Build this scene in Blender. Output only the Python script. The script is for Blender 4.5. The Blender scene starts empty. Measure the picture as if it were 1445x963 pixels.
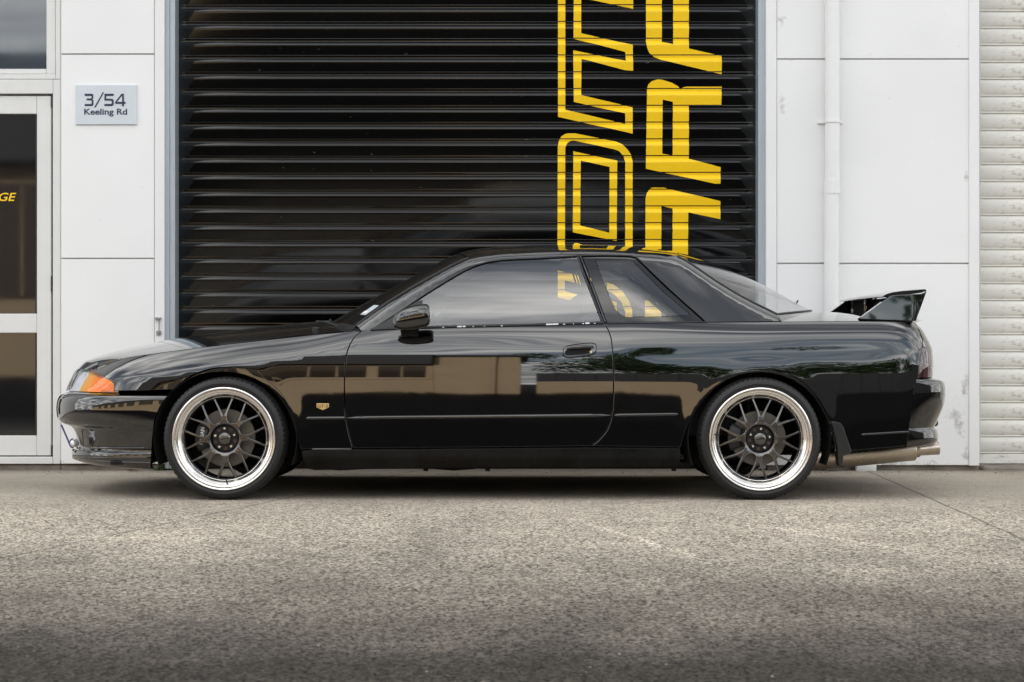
import bpy, bmesh, math, random
import numpy as np
from mathutils import Vector, Matrix, noise as mnoise
from mathutils.geometry import delaunay_2d_cdt
random.seed(7)
PI = math.pi
scene = bpy.context.scene
COL = scene.collection

# ------------------------------------------------------------------ camera
K, D, H, CX, CY = 288.0, 9.6, 0.78, 722.5, 481.5      # photo pixels per metre on the plane Y=0, distance, height
cam_d = bpy.data.cameras.new('camera')
cam = bpy.data.objects.new('camera', cam_d); COL.objects.link(cam)
cam.location = (0, -D, H); cam.rotation_euler = (PI/2, 0, 0)
cam_d.sensor_width = 36.0; cam_d.lens = 36.0*D*K/1445.0
cam_d.clip_start = 0.1; cam_d.clip_end = 2000
cam_d.dof.use_dof = True; cam_d.dof.focus_distance = D+0.15; cam_d.dof.aperture_fstop = 9.0
scene.camera = cam

# ------------------------------------------------------------------ sky and sun
SUN_EL, SUN_AZ = math.radians(20), math.radians(-18)   # azimuth clockwise from +Y
world = bpy.data.worlds.new('World'); scene.world = world; world.use_nodes = True
wn, wl = world.node_tree.nodes, world.node_tree.links
wn.clear()
w_out = wn.new('ShaderNodeOutputWorld'); w_bg = wn.new('ShaderNodeBackground')
sky = wn.new('ShaderNodeTexSky'); sky.sky_type = 'NISHITA'; sky.sun_disc = False
sky.sun_elevation = SUN_EL; sky.sun_rotation = SUN_AZ; sky.dust_density = 2.0; sky.air_density = 1.0
w_tc = wn.new('ShaderNodeTexCoord'); w_sep = wn.new('ShaderNodeSeparateXYZ')
wl.new(w_tc.outputs['Generated'], w_sep.inputs[0])
w_add = wn.new('ShaderNodeMath'); w_add.operation = 'ADD'; w_add.inputs[1].default_value = 0.16
w_abs = wn.new('ShaderNodeMath'); w_abs.operation = 'ABSOLUTE'
wl.new(w_sep.outputs['Z'], w_abs.inputs[0]); wl.new(w_abs.outputs[0], w_add.inputs[0])
w_dx = wn.new('ShaderNodeMath'); w_dx.operation = 'DIVIDE'; w_dy = wn.new('ShaderNodeMath'); w_dy.operation = 'DIVIDE'
wl.new(w_sep.outputs['X'], w_dx.inputs[0]); wl.new(w_add.outputs[0], w_dx.inputs[1])
wl.new(w_sep.outputs['Y'], w_dy.inputs[0]); wl.new(w_add.outputs[0], w_dy.inputs[1])
w_cmb = wn.new('ShaderNodeCombineXYZ'); wl.new(w_dx.outputs[0], w_cmb.inputs[0]); wl.new(w_dy.outputs[0], w_cmb.inputs[1])
w_map = wn.new('ShaderNodeMapping'); w_map.inputs['Scale'].default_value = (0.55, 1.0, 1); w_map.inputs['Location'].default_value = (0.4, 9.1, 0)
wl.new(w_cmb.outputs[0], w_map.inputs[0])
w_n = wn.new('ShaderNodeTexNoise'); w_n.inputs['Scale'].default_value = 2.0; w_n.inputs['Detail'].default_value = 5; w_n.inputs['Roughness'].default_value = 0.55
w_n.inputs['Distortion'].default_value = 0.4
wl.new(w_map.outputs[0], w_n.inputs['Vector'])
w_r = wn.new('ShaderNodeValToRGB'); w_r.color_ramp.elements[0].position = 0.40; w_r.color_ramp.elements[1].position = 0.60; w_r.color_ramp.elements[0].color = (0.16, 0.16, 0.16, 1)
wl.new(w_n.outputs['Fac'], w_r.inputs[0])
w_n2 = wn.new('ShaderNodeTexNoise'); w_n2.inputs['Scale'].default_value = 5.0; w_n2.inputs['Detail'].default_value = 4
wl.new(w_map.outputs[0], w_n2.inputs['Vector'])
w_cc = wn.new('ShaderNodeValToRGB')
w_cc.color_ramp.elements[0].position = 0.3; w_cc.color_ramp.elements[0].color = (7.5, 7.8, 8.2, 1)
w_cc.color_ramp.elements[1].position = 0.7; w_cc.color_ramp.elements[1].color = (25.0, 24.5, 23.6, 1)
wl.new(w_n2.outputs['Fac'], w_cc.inputs[0])
w_mix = wn.new('ShaderNodeMix'); w_mix.data_type = 'RGBA'
wl.new(w_r.outputs['Color'], w_mix.inputs['Factor'])
wl.new(sky.outputs[0], w_mix.inputs['A']); wl.new(w_cc.outputs['Color'], w_mix.inputs['B'])
wl.new(w_mix.outputs['Result'], w_bg.inputs['Color']); w_bg.inputs['Strength'].default_value = 0.12
wl.new(w_bg.outputs[0], w_out.inputs[0])

sun_d = bpy.data.lights.new('sun', 'SUN'); sun_d.energy = 4.5; sun_d.angle = math.radians(0.6); sun_d.color = (1.0, 0.96, 0.9)
sun = bpy.data.objects.new('sun', sun_d); COL.objects.link(sun)
sdir = Vector((math.sin(SUN_AZ)*math.cos(SUN_EL), math.cos(SUN_AZ)*math.cos(SUN_EL), math.sin(SUN_EL)))
sun.rotation_euler = (-sdir).to_track_quat('-Z', 'Y').to_euler(); sun.location = (0, -10, 20)
scene.view_settings.view_transform = 'Standard'; scene.view_settings.look = 'None'
scene.view_settings.exposure = 0.66; scene.view_settings.gamma = 1.0
scene.cycles.max_bounces = 10; scene.cycles.transparent_max_bounces = 12

# ------------------------------------------------------------------ materials
def newmat(name):
    m = bpy.data.materials.new(name); m.use_nodes = True
    nt = m.node_tree; b = nt.nodes['Principled BSDF']
    return m, nt, b
def mat(name, col, rough=0.5, metal=0.0, ior=1.5, coat=0.0, var=0.0, vscale=6.0, bump=0.0, bscale=200.0, spec=None, rvar=0.0, stretch=(1,1,1)):
    m, nt, b = newmat(name)
    b.inputs['Base Color'].default_value = (*col, 1); b.inputs['Roughness'].default_value = rough
    b.inputs['Metallic'].default_value = metal; b.inputs['IOR'].default_value = ior
    b.inputs['Coat Weight'].default_value = coat; b.inputs['Coat Roughness'].default_value = 0.02
    if spec is not None: b.inputs['Specular IOR Level'].default_value = spec
    tc = nt.nodes.new('ShaderNodeTexCoord'); mp = nt.nodes.new('ShaderNodeMapping')
    mp.inputs['Scale'].default_value = stretch
    nt.links.new(tc.outputs['Object'], mp.inputs[0])
    if var > 0 or rvar > 0:
        n = nt.nodes.new('ShaderNodeTexNoise'); n.inputs['Scale'].default_value = vscale; n.inputs['Detail'].default_value = 6; n.inputs['Roughness'].default_value = 0.65
        nt.links.new(mp.outputs[0], n.inputs['Vector'])
        if var > 0:
            mr = nt.nodes.new('ShaderNodeMapRange'); mr.inputs[1].default_value = 0.3; mr.inputs[2].default_value = 0.7
            mr.inputs[3].default_value = 1-var; mr.inputs[4].default_value = 1+var*0.6
            nt.links.new(n.outputs['Fac'], mr.inputs[0])
            mx = nt.nodes.new('ShaderNodeVectorMath'); mx.operation = 'SCALE'; mx.inputs[0].default_value = col
            nt.links.new(mr.outputs[0], mx.inputs['Scale']); nt.links.new(mx.outputs[0], b.inputs['Base Color'])
        if rvar > 0:
            mr2 = nt.nodes.new('ShaderNodeMapRange'); mr2.inputs[1].default_value = 0.3; mr2.inputs[2].default_value = 0.7
            mr2.inputs[3].default_value = max(0, rough-rvar); mr2.inputs[4].default_value = rough+rvar
            nt.links.new(n.outputs['Fac'], mr2.inputs[0]); nt.links.new(mr2.outputs[0], b.inputs['Roughness'])
    if bump > 0:
        n2 = nt.nodes.new('ShaderNodeTexNoise'); n2.inputs['Scale'].default_value = bscale; n2.inputs['Detail'].default_value = 3
        nt.links.new(mp.outputs[0], n2.inputs['Vector'])
        bp = nt.nodes.new('ShaderNodeBump'); bp.inputs['Strength'].default_value = bump; bp.inputs['Distance'].default_value = 0.002
        nt.links.new(n2.outputs['Fac'], bp.inputs['Height']); nt.links.new(bp.outputs[0], b.inputs['Normal'])
    return m
def speckle(m):                          # sparse chips and scratches in the finish
    nt = m.node_tree; b = nt.nodes['Principled BSDF']; tc = nt.nodes.new('ShaderNodeTexCoord'); gi = nt.nodes.new('ShaderNodeObjectInfo')
    mp = nt.nodes.new('ShaderNodeMapping'); mp.inputs['Scale'].default_value = (14, 1, 70); nt.links.new(tc.outputs['Object'], mp.inputs[0])
    ad = nt.nodes.new('ShaderNodeVectorMath'); ad.operation = 'MULTIPLY_ADD'; ad.inputs[1].default_value = (40, 40, 40)
    cx = nt.nodes.new('ShaderNodeCombineXYZ'); nt.links.new(gi.outputs['Random'], cx.inputs[0]); nt.links.new(gi.outputs['Random'], cx.inputs[1])
    nt.links.new(cx.outputs[0], ad.inputs[0]); nt.links.new(mp.outputs[0], ad.inputs[2])
    n = nt.nodes.new('ShaderNodeTexNoise'); n.inputs['Scale'].default_value = 1.0; n.inputs['Detail'].default_value = 4; nt.links.new(ad.outputs[0], n.inputs['Vector'])
    mr = nt.nodes.new('ShaderNodeMapRange'); mr.inputs[1].default_value = 0.735; mr.inputs[2].default_value = 0.78; mr.inputs[3].default_value = 0.0012; mr.inputs[4].default_value = 0.16
    nt.links.new(n.outputs['Fac'], mr.inputs[0]); nt.links.new(mr.outputs[0], b.inputs['Base Color'])
M = {}
M['paint'] = mat('black_paint', (0.0008, 0.0008, 0.0009), 0.02, ior=1.6, coat=1.0, rvar=0.008, vscale=3)
def wavy(m, dist):
    nt = m.node_tree; b = nt.nodes['Principled BSDF']; tc = nt.nodes.new('ShaderNodeTexCoord')
    n = nt.nodes.new('ShaderNodeTexNoise'); n.inputs['Scale'].default_value = 2.0; n.inputs['Detail'].default_value = 1.5; nt.links.new(tc.outputs['Object'], n.inputs['Vector'])
    bp = nt.nodes.new('ShaderNodeBump'); bp.inputs['Strength'].default_value = 1.0; bp.inputs['Distance'].default_value = dist
    nt.links.new(n.outputs['Fac'], bp.inputs['Height']); nt.links.new(bp.outputs[0], b.inputs['Normal']); nt.links.new(bp.outputs[0], b.inputs['Coat Normal'])
wavy(M['paint'], .0006)
M['satin'] = mat('satin_black_trim', (0.008, 0.008, 0.009), 0.38, var=0.3, vscale=30)
M['skirt'] = mat('dusty_black_skirt', (0.004, 0.0037, 0.0033), 0.25, var=0.6, vscale=5, rvar=0.12, spec=0.1)
M['bolt'] = mat('dull_steel', (0.30, 0.30, 0.30), 0.5, metal=0.4)
M['liner'] = mat('wheel_arch_plastic', (0.004, 0.004, 0.004), 0.9)
M['rubber'] = mat('tyre_rubber', (0.005, 0.005, 0.0055), 0.55, var=0.25, vscale=40, bump=0.15, bscale=300)
M['lip'] = mat('polished_rim_lip', (0.86, 0.83, 0.79), 0.2, metal=1.0, rvar=0.05, vscale=15)
M['gun'] = mat('gunmetal_spoke', (0.125, 0.118, 0.112), 0.22, metal=1.0, coat=0.5)
M['gundark'] = mat('dark_hub', (0.02, 0.02, 0.022), 0.35, metal=0.6)
M['disc'] = mat('brake_disc_iron', (0.13, 0.12, 0.105), 0.45, metal=0.7, var=0.15, vscale=30)
M['rust'] = mat('rusty_disc_hat', (0.08, 0.045, 0.03), 0.7, var=0.5, vscale=40)
M['caliper'] = mat('dark_caliper', (0.02, 0.02, 0.022), 0.5)
M['chrome'] = mat('chrome_nut', (0.8, 0.8, 0.8), 0.12, metal=1.0)
M['letter_white'] = mat('white_print', (0.75, 0.75, 0.75), 0.5)
M['titan'] = mat('stained_steel', (0.52, 0.45, 0.37), 0.30, metal=1.0, var=0.12, vscale=3, rvar=0.05)
M['gold'] = mat('gold_badge', (0.75, 0.55, 0.28), 0.3, metal=1.0)
M['seat'] = mat('grey_seat_cloth', (0.05, 0.05, 0.055), 0.9, var=0.3, vscale=60)
M['cabin'] = mat('dark_cabin_plastic', (0.012, 0.012, 0.013), 0.6)
M['blue'] = mat('blue_strut', (0.02, 0.035, 0.16), 0.35, coat=0.3)
M['white_block'] = mat('white_plastic', (0.72, 0.72, 0.70), 0.5, var=0.05)
M['wall'] = mat('white_wall_panel', (0.80, 0.805, 0.81), 0.55, var=0.035, vscale=1.3, bump=0.05, bscale=60)
M['wall_trim'] = mat('white_wall_trim', (0.80, 0.80, 0.80), 0.45, var=0.03, vscale=3)
M['wall_back'] = mat('wall_backing', (0.5, 0.5, 0.5), 0.8)
M['alu'] = mat('white_aluminium_frame', (0.72, 0.72, 0.705), 0.4, var=0.04, vscale=5)
M['steel'] = mat('galvanised_guide', (0.40, 0.45, 0.49), 0.42, metal=0.35, var=0.10, vscale=4, stretch=(8,8,0.6))
M['slat'] = mat('gloss_black_slat', (0.0012, 0.0013, 0.0015), 0.10, ior=1.5, spec=0.52, rvar=0.015, vscale=8, stretch=(0.3,1,3))
speckle(M['slat'])
M['yellow'] = mat('yellow_paint', (0.95, 0.60, 0.002), 0.40, var=0.03, vscale=20)
M['seal'] = mat('black_seal', (0.01, 0.01, 0.012), 0.6)
M['sign'] = mat('pale_blue_sign', (0.62, 0.67, 0.71), 0.25, var=0.03)
M['navy'] = mat('navy_lettering', (0.012, 0.022, 0.06), 0.4)
M['darkglass'] = mat('dark_door_glass', (0.008, 0.008, 0.009), 0.03, ior=1.75, rvar=0.01)
M['skyglass'] = mat('sky_tinted_window_glass', (0.022, 0.034, 0.05), 0.03, ior=1.95, rvar=0.01)  # blue of the reflected sky put into the base colour
M['pvc'] = mat('white_pvc_pipe', (0.80, 0.80, 0.80), 0.35, var=0.03, vscale=5)
M['footing'] = mat('concrete_footing', (0.26, 0.23, 0.19), 0.9, var=0.5, vscale=6, bump=0.5, bscale=60)
M['weed'] = mat('weed_green', (0.06, 0.10, 0.025), 0.6, var=0.3)
M['leafdry'] = mat('dry_leaf', (0.20, 0.09, 0.03), 0.7)
M['tan'] = mat('tan_render', (0.50, 0.38, 0.235), 0.8, var=0.1, vscale=0.6)
M['tan2'] = mat('tan_band', (0.48, 0.36, 0.23), 0.8, var=0.1, vscale=0.6)
M['darkroof'] = mat('dark_roof', (0.03, 0.03, 0.033), 0.6, var=0.2)
M['brownglass'] = mat('street_window', (0.05, 0.035, 0.025), 0.1, var=0.2)
M['road'] = mat('asphalt_road', (0.026, 0.025, 0.025), 0.95, var=0.3, vscale=1.5, spec=0.0)
M['bark'] = mat('bark', (0.09, 0.06, 0.04), 0.9, var=0.3)
M['leaf'] = mat('street_tree_leaf', (0.045, 0.075, 0.025), 0.6, var=0.4, vscale=0.8)
M['carred'] = mat('dark_red_paint', (0.10, 0.02, 0.015), 0.15, coat=0.8)
M['tail'] = mat('smoked_tail_lamp', (0.03, 0.004, 0.005), 0.05, coat=1.0)
M['lampback'] = mat('lamp_reflector', (0.82, 0.83, 0.85), 0.38, metal=0.7, rvar=0.15, vscale=30)

def glassy(name, tint, ior, rough=0.0, refl=(1,1,1)):
    m = bpy.data.materials.new(name); m.use_nodes = True; nt = m.node_tree; nt.nodes.clear()
    o = nt.nodes.new('ShaderNodeOutputMaterial'); t = nt.nodes.new('ShaderNodeBsdfTransparent'); g = nt.nodes.new('ShaderNodeBsdfGlossy')
    fr = nt.nodes.new('ShaderNodeFresnel'); fr.inputs['IOR'].default_value = ior
    geo = nt.nodes.new('ShaderNodeNewGeometry')
    mx = nt.nodes.new('ShaderNodeMixShader')
    t.inputs['Color'].default_value = (*tint, 1); g.inputs['Color'].default_value = (*refl, 1); g.inputs['Roughness'].default_value = rough
    # the sheet is thin: both faces reflect alike, so the angle is taken from the facing ratio
    lw = nt.nodes.new('ShaderNodeLayerWeight'); lw.inputs['Blend'].default_value = 0.5
    f0 = ((ior-1)/(ior+1))**2
    pw = nt.nodes.new('ShaderNodeMath'); pw.operation = 'POWER'; pw.inputs[1].default_value = 4.0
    ma = nt.nodes.new('ShaderNodeMath'); ma.operation = 'MULTIPLY_ADD'; ma.inputs[1].default_value = 1-f0; ma.inputs[2].default_value = f0
    nt.links.new(lw.outputs['Facing'], pw.inputs[0]); nt.links.new(pw.outputs[0], ma.inputs[0])
    nt.links.new(ma.outputs[0], mx.inputs[0]); nt.links.new(t.outputs[0], mx.inputs[1]); nt.links.new(g.outputs[0], mx.inputs[2])
    nt.links.new(mx.outputs[0], o.inputs[0])
    return m
M['glass'] = glassy('car_side_glass', (0.86, 0.88, 0.90), 2.2)
M['qglass'] = glassy('tinted_quarter_glass', (0.80, 0.82, 0.85), 1.9)
M['wglass'] = glassy('windscreen_glass', (0.45, 0.47, 0.47), 1.55)
M['rglass'] = glassy('rear_window_glass', (0.93, 0.94, 0.94), 1.6)
M['clear'] = glassy('clear_lamp_lens', (0.9, 0.92, 0.95), 1.6)
M['amber'] = glassy('amber_indicator_lens', (1.0, 0.45, 0.03), 1.6)
M['prism'] = mat('amber_prism', (0.85, 0.72, 0.5), 0.12, coat=0.6, var=0.3, vscale=60)

def ground_material():
    m, nt, b = newmat('aggregate_concrete')
    N, L = nt.nodes, nt.links
    tc = N.new('ShaderNodeTexCoord'); sep = N.new('ShaderNodeSeparateXYZ'); L.new(tc.outputs['Object'], sep.inputs[0])
    def noise(scale, detail=5, rough=0.6, vec=None):
        n = N.new('ShaderNodeTexNoise'); n.inputs['Scale'].default_value = scale; n.inputs['Detail'].default_value = detail; n.inputs['Roughness'].default_value = rough
        L.new(vec or tc.outputs['Object'], n.inputs['Vector']); return n.outputs['Fac']
    def rng(v, a, c, lo, hi):
        r = N.new('ShaderNodeMapRange'); r.inputs[1].default_value = a; r.inputs[2].default_value = c; r.inputs[3].default_value = lo; r.inputs[4].default_value = hi
        L.new(v, r.inputs[0]); return r.outputs[0]
    def mth(op, a, c):
        n = N.new('ShaderNodeMath'); n.operation = op
        for i, v in enumerate((a, c)):
            if isinstance(v, (int, float)): n.inputs[i].default_value = v
            else: L.new(v, n.inputs[i])
        return n.outputs[0]
    cmap = N.new('ShaderNodeMapping'); cmap.inputs['Scale'].default_value = (1.0, 0.6, 1.0); cmap.inputs['Rotation'].default_value = (0, 0, 0.35); L.new(tc.outputs['Object'], cmap.inputs[0])
    vo = N.new('ShaderNodeTexVoronoi'); vo.inputs['Scale'].default_value = 140; L.new(cmap.outputs[0], vo.inputs['Vector'])
    vs = N.new('ShaderNodeSeparateColor'); L.new(vo.outputs['Color'], vs.inputs[0])
    fine = noise(260, 3, 0.7, cmap.outputs[0])
    patch = noise(0.9, 6, 0.62); patch2 = noise(3.2, 5, 0.6)
    streak_v = N.new('ShaderNodeMapping'); streak_v.inputs['Scale'].default_value = (1.3, 0.8, 1); L.new(tc.outputs['Object'], streak_v.inputs[0])
    streak = noise(1.6, 5, 0.6, streak_v.outputs[0])
    # stones: random light/dark chips, hidden under the cement film close to the wall
    vo2 = N.new('ShaderNodeTexVoronoi'); vo2.inputs['Scale'].default_value = 84; L.new(cmap.outputs[0], vo2.inputs['Vector'])
    vs2 = N.new('ShaderNodeSeparateColor'); L.new(vo2.outputs['Color'], vs2.inputs[0])
    chips = mth('ADD', mth('ADD', mth('MULTIPLY', vs.outputs[0], 0.62), mth('MULTIPLY', vs2.outputs[1], 0.38)), mth('MULTIPLY', mth('SUBTRACT', fine, 0.5), 0.5))
    expo = rng(mth('ADD', sep.outputs['Y'], mth('MULTIPLY', mth('SUBTRACT', patch2, 0.5), 1.2)), -1.0, 0.6, 1.0, 0.18)
    expo = mth('MULTIPLY', expo, rng(mth('ABSOLUTE', sep.outputs['X'], 0), 7.0, 13.0, 1.0, 0.05))
    chipd = mth('MAXIMUM', 0.16, mth('ADD', 1.0, mth('MULTIPLY', mth('SUBTRACT', chips, 0.5), mth('MULTIPLY', expo, 2.2))))
    # lens vignette painted into the ground colour, darker towards the road, ragged edge
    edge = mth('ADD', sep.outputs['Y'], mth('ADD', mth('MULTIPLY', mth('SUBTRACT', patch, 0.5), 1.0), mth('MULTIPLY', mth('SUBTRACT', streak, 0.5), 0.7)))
    vignette_dim = rng(edge, -4.9, -1.6, 0.10, 1.0)
    tone = mth('MULTIPLY', mth('MULTIPLY', rng(patch, 0.3, 0.7, 0.88, 1.1), rng(streak, 0.3, 0.7, 0.86, 1.12)), vignette_dim)
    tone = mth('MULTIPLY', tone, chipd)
    tone = mth('MULTIPLY', tone, rng(mth('ABSOLUTE', sep.outputs['X'], 0), 6.5, 9.5, 1.0, 0.22))      # darker colour added to the unseen outer ground to dim bumper reflections
    # dirt against the footing, a strip of its own under the wall
    dirt = rng(mth('ADD', sep.outputs['Y'], mth('MULTIPLY', patch2, 0.25)), 2.05, 2.35, 1.0, 0.62)
    tone = mth('MULTIPLY', tone, dirt)
    # saw cuts: lines through two points
    def cut(x0, y0, x1, y1, w):
        dx, dy = x1-x0, y1-y0; ln = math.hypot(dx, dy); nx, ny = -dy/ln, dx/ln
        d = mth('ADD', mth('ADD', mth('MULTIPLY', sep.outputs['X'], nx), mth('MULTIPLY', sep.outputs['Y'], ny)), -(nx*x0+ny*y0)+0.0)
        d = mth('ADD', d, mth('MULTIPLY', mth('SUBTRACT', patch2, 0.5), 0.03))
        return rng(mth('ABSOLUTE', d, 0), w*0.4, w, 0.45, 1.0)
    tone = mth('MULTIPLY', tone, cut(2.13, 2.0, 2.05, -0.6, 0.010))
    tone = mth('MULTIPLY', tone, cut(-1.55, -1.5, -2.0, -3.2, 0.008))
    def scuff(x0, y0, x1, y1, w, gain):
        dx, dy = x1-x0, y1-y0; ln = math.hypot(dx, dy); ux, uy = dx/ln, dy/ln
        a = mth('ADD', mth('MULTIPLY', sep.outputs['X'], ux), mth('ADD', mth('MULTIPLY', sep.outputs['Y'], uy), -(ux*x0+uy*y0)))
        d = mth('ADD', mth('MULTIPLY', sep.outputs['X'], -uy), mth('ADD', mth('MULTIPLY', sep.outputs['Y'], ux), uy*x0-ux*y0))
        d = mth('ADD', d, mth('MULTIPLY', mth('SUBTRACT', patch2, 0.5), 0.12))
        k = mth('MULTIPLY', rng(mth('ABSOLUTE', d, 0), w*0.2, w, 1.0, 0.0), mth('MULTIPLY', rng(a, 0.0, ln*.3, 0.0, 1.0), rng(a, ln*.7, ln, 1.0, 0.0)))
        return mth('ADD', 1.0, mth('MULTIPLY', mth('MULTIPLY', k, rng(fine, .35, .65, .3, 1.0)), gain))
    for q in ((.25, -.9, .75, -2.9, .035, .55), (.95, -1.1, 1.6, -2.6, .03, .5), (-1.2, -1.2, -.5, -2.8, .03, .3), (-.4, -1.0, -.25, -3.4, .09, -.22), (-2.6, -1.6, -1.2, -1.9, .05, .3), (1.9, -1.5, 2.9, -2.6, .08, -.2), (-2.4, -2.6, -1.9, -3.9, .12, -.3)):
        tone = mth('MULTIPLY', tone, scuff(*q))
    oil = noise(2.1, 3, 0.5); tone = mth('MULTIPLY', tone, rng(oil, 0.66, 0.74, 1.0, 0.72))
    sc = N.new('ShaderNodeVectorMath'); sc.operation = 'SCALE'
    cr = N.new('ShaderNodeMix'); cr.data_type = 'RGBA'
    cr.inputs['A'].default_value = (0.385, 0.332, 0.265, 1); cr.inputs['B'].default_value = (0.345, 0.31, 0.26, 1)
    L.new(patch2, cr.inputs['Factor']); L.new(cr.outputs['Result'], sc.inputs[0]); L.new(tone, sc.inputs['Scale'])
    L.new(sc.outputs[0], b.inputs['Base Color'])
    b.inputs['Roughness'].default_value = 0.85; b.inputs['Specular IOR Level'].default_value = 0.12
    hb = mth('ADD', mth('MULTIPLY', vo.outputs['Distance'], mth('MULTIPLY', expo, 1.0)), mth('MULTIPLY', mth('MULTIPLY', fine, 0.5), rng(mth('ABSOLUTE', sep.outputs['X'], 0), 7.0, 13.0, 1.0, 0.0)))
    bp = N.new('ShaderNodeBump'); bp.inputs['Strength'].default_value = 0.5; bp.inputs['Distance'].default_value = 0.004
    L.new(hb, bp.inputs['Height']); L.new(bp.outputs[0], b.inputs['Normal'])
    return m
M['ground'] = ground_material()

def shutter_grey():
    m, nt, b = newmat('weathered_grey_slat'); N, L = nt.nodes, nt.links
    tc = N.new('ShaderNodeTexCoord'); n = N.new('ShaderNodeTexNoise'); n.inputs['Scale'].default_value = 14; n.inputs['Detail'].default_value = 8; n.inputs['Roughness'].default_value = 0.75
    mp = N.new('ShaderNodeMapping'); mp.inputs['Scale'].default_value = (0.6, 1, 1.4); L.new(tc.outputs['Object'], mp.inputs[0]); L.new(mp.outputs[0], n.inputs['Vector'])
    r = N.new('ShaderNodeValToRGB'); r.color_ramp.elements[0].position = 0.30; r.color_ramp.elements[0].color = (0.30, 0.27, 0.22, 1)
    r.color_ramp.elements[1].position = 0.46; r.color_ramp.elements[1].color = (0.76, 0.745, 0.69, 1)
    L.new(n.outputs['Fac'], r.inputs[0]); L.new(r.outputs[0], b.inputs['Base Color']); b.inputs['Roughness'].default_value = 0.5
    return m
M['greyslat'] = shutter_grey()
def scuff_wall():
    m, nt, b = newmat('white_wall_scuffed'); N, L = nt.nodes, nt.links
    tc = N.new('ShaderNodeTexCoord'); sep = N.new('ShaderNodeSeparateXYZ'); L.new(tc.outputs['Object'], sep.inputs[0])
    n = N.new('ShaderNodeTexNoise'); n.inputs['Scale'].default_value = 22; n.inputs['Detail'].default_value = 8; n.inputs['Roughness'].default_value = 0.7; L.new(tc.outputs['Object'], n.inputs['Vector'])
    n2 = N.new('ShaderNodeTexNoise'); n2.inputs['Scale'].default_value = 1.5; L.new(tc.outputs['Object'], n2.inputs['Vector'])
    acc = None
    for (x, z, rx, rz) in SCUFFS:
        vm = N.new('ShaderNodeVectorMath'); vm.operation = 'SUBTRACT'; vm.inputs[1].default_value = (x, 2.2, z); L.new(tc.outputs['Object'], vm.inputs[0])
        vd = N.new('ShaderNodeVectorMath'); vd.operation = 'MULTIPLY'; vd.inputs[1].default_value = (1/rx, 0, 1/rz); L.new(vm.outputs[0], vd.inputs[0])
        ln = N.new('ShaderNodeVectorMath'); ln.operation = 'LENGTH'; L.new(vd.outputs[0], ln.inputs[0])
        mr = N.new('ShaderNodeMapRange'); mr.inputs[1].default_value = 0.2; mr.inputs[2].default_value = 1.0; mr.inputs[3].default_value = 0.24; mr.inputs[4].default_value = 0.0
        L.new(ln.outputs['Value'], mr.inputs[0])
        if acc is None: acc = mr.outputs[0]
        else:
            mxn = N.new('ShaderNodeMath'); mxn.operation = 'MAXIMUM'; L.new(acc, mxn.inputs[0]); L.new(mr.outputs[0], mxn.inputs[1]); acc = mxn.outputs[0]
    ad = N.new('ShaderNodeMath'); ad.operation = 'ADD'; L.new(acc, ad.inputs[0]); L.new(n.outputs['Fac'], ad.inputs[1])
    th = N.new('ShaderNodeMapRange'); th.inputs[1].default_value = 0.66; th.inputs[2].default_value = 0.86; th.inputs[3].default_value = 0.0; th.inputs[4].default_value = 0.75; L.new(ad.outputs[0], th.inputs[0])
    mx = N.new('ShaderNodeMix'); mx.data_type = 'RGBA'; mx.inputs['A'].default_value = (0.83, 0.83, 0.83, 1); mx.inputs['B'].default_value = (0.34, 0.31, 0.28, 1)
    L.new(th.outputs[0], mx.inputs['Factor'])
    mr3 = N.new('ShaderNodeMapRange'); mr3.inputs[1].default_value = 0.3; mr3.inputs[2].default_value = 0.7; mr3.inputs[3].default_value = 0.955; mr3.inputs[4].default_value = 1.02; L.new(n2.outputs['Fac'], mr3.inputs[0])
    sc = N.new('ShaderNodeVectorMath'); sc.operation = 'SCALE'; L.new(mx.outputs['Result'], sc.inputs[0]); L.new(mr3.outputs[0], sc.inputs['Scale'])
    L.new(sc.outputs[0], b.inputs['Base Color']); b.inputs['Roughness'].default_value = 0.55
    return m
def w2(px, py, Y):                        # photo pixel at depth Y -> world x, z
    k = (D+Y)/D/K
    return ((px-CX)*k, H+(CY-py)*k)
SCUFFS = [(*w2(1352, 590, 2.2), .10, .20), (*w2(1362, 545, 2.2), .05, .12), (*w2(1364, 640, 2.2), .05, .1), (*w2(1103, 145, 2.2), .04, .09), (*w2(1103, 30, 2.2), .04, .05), (*w2(222, 455, 2.2), .05, .12), (*w2(1364, 250, 2.2), .03, .06), (*w2(150, 655, 2.2), .5, .055), (*w2(1240, 657, 2.2), .75, .06)]
M['wall'] = scuff_wall()

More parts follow.
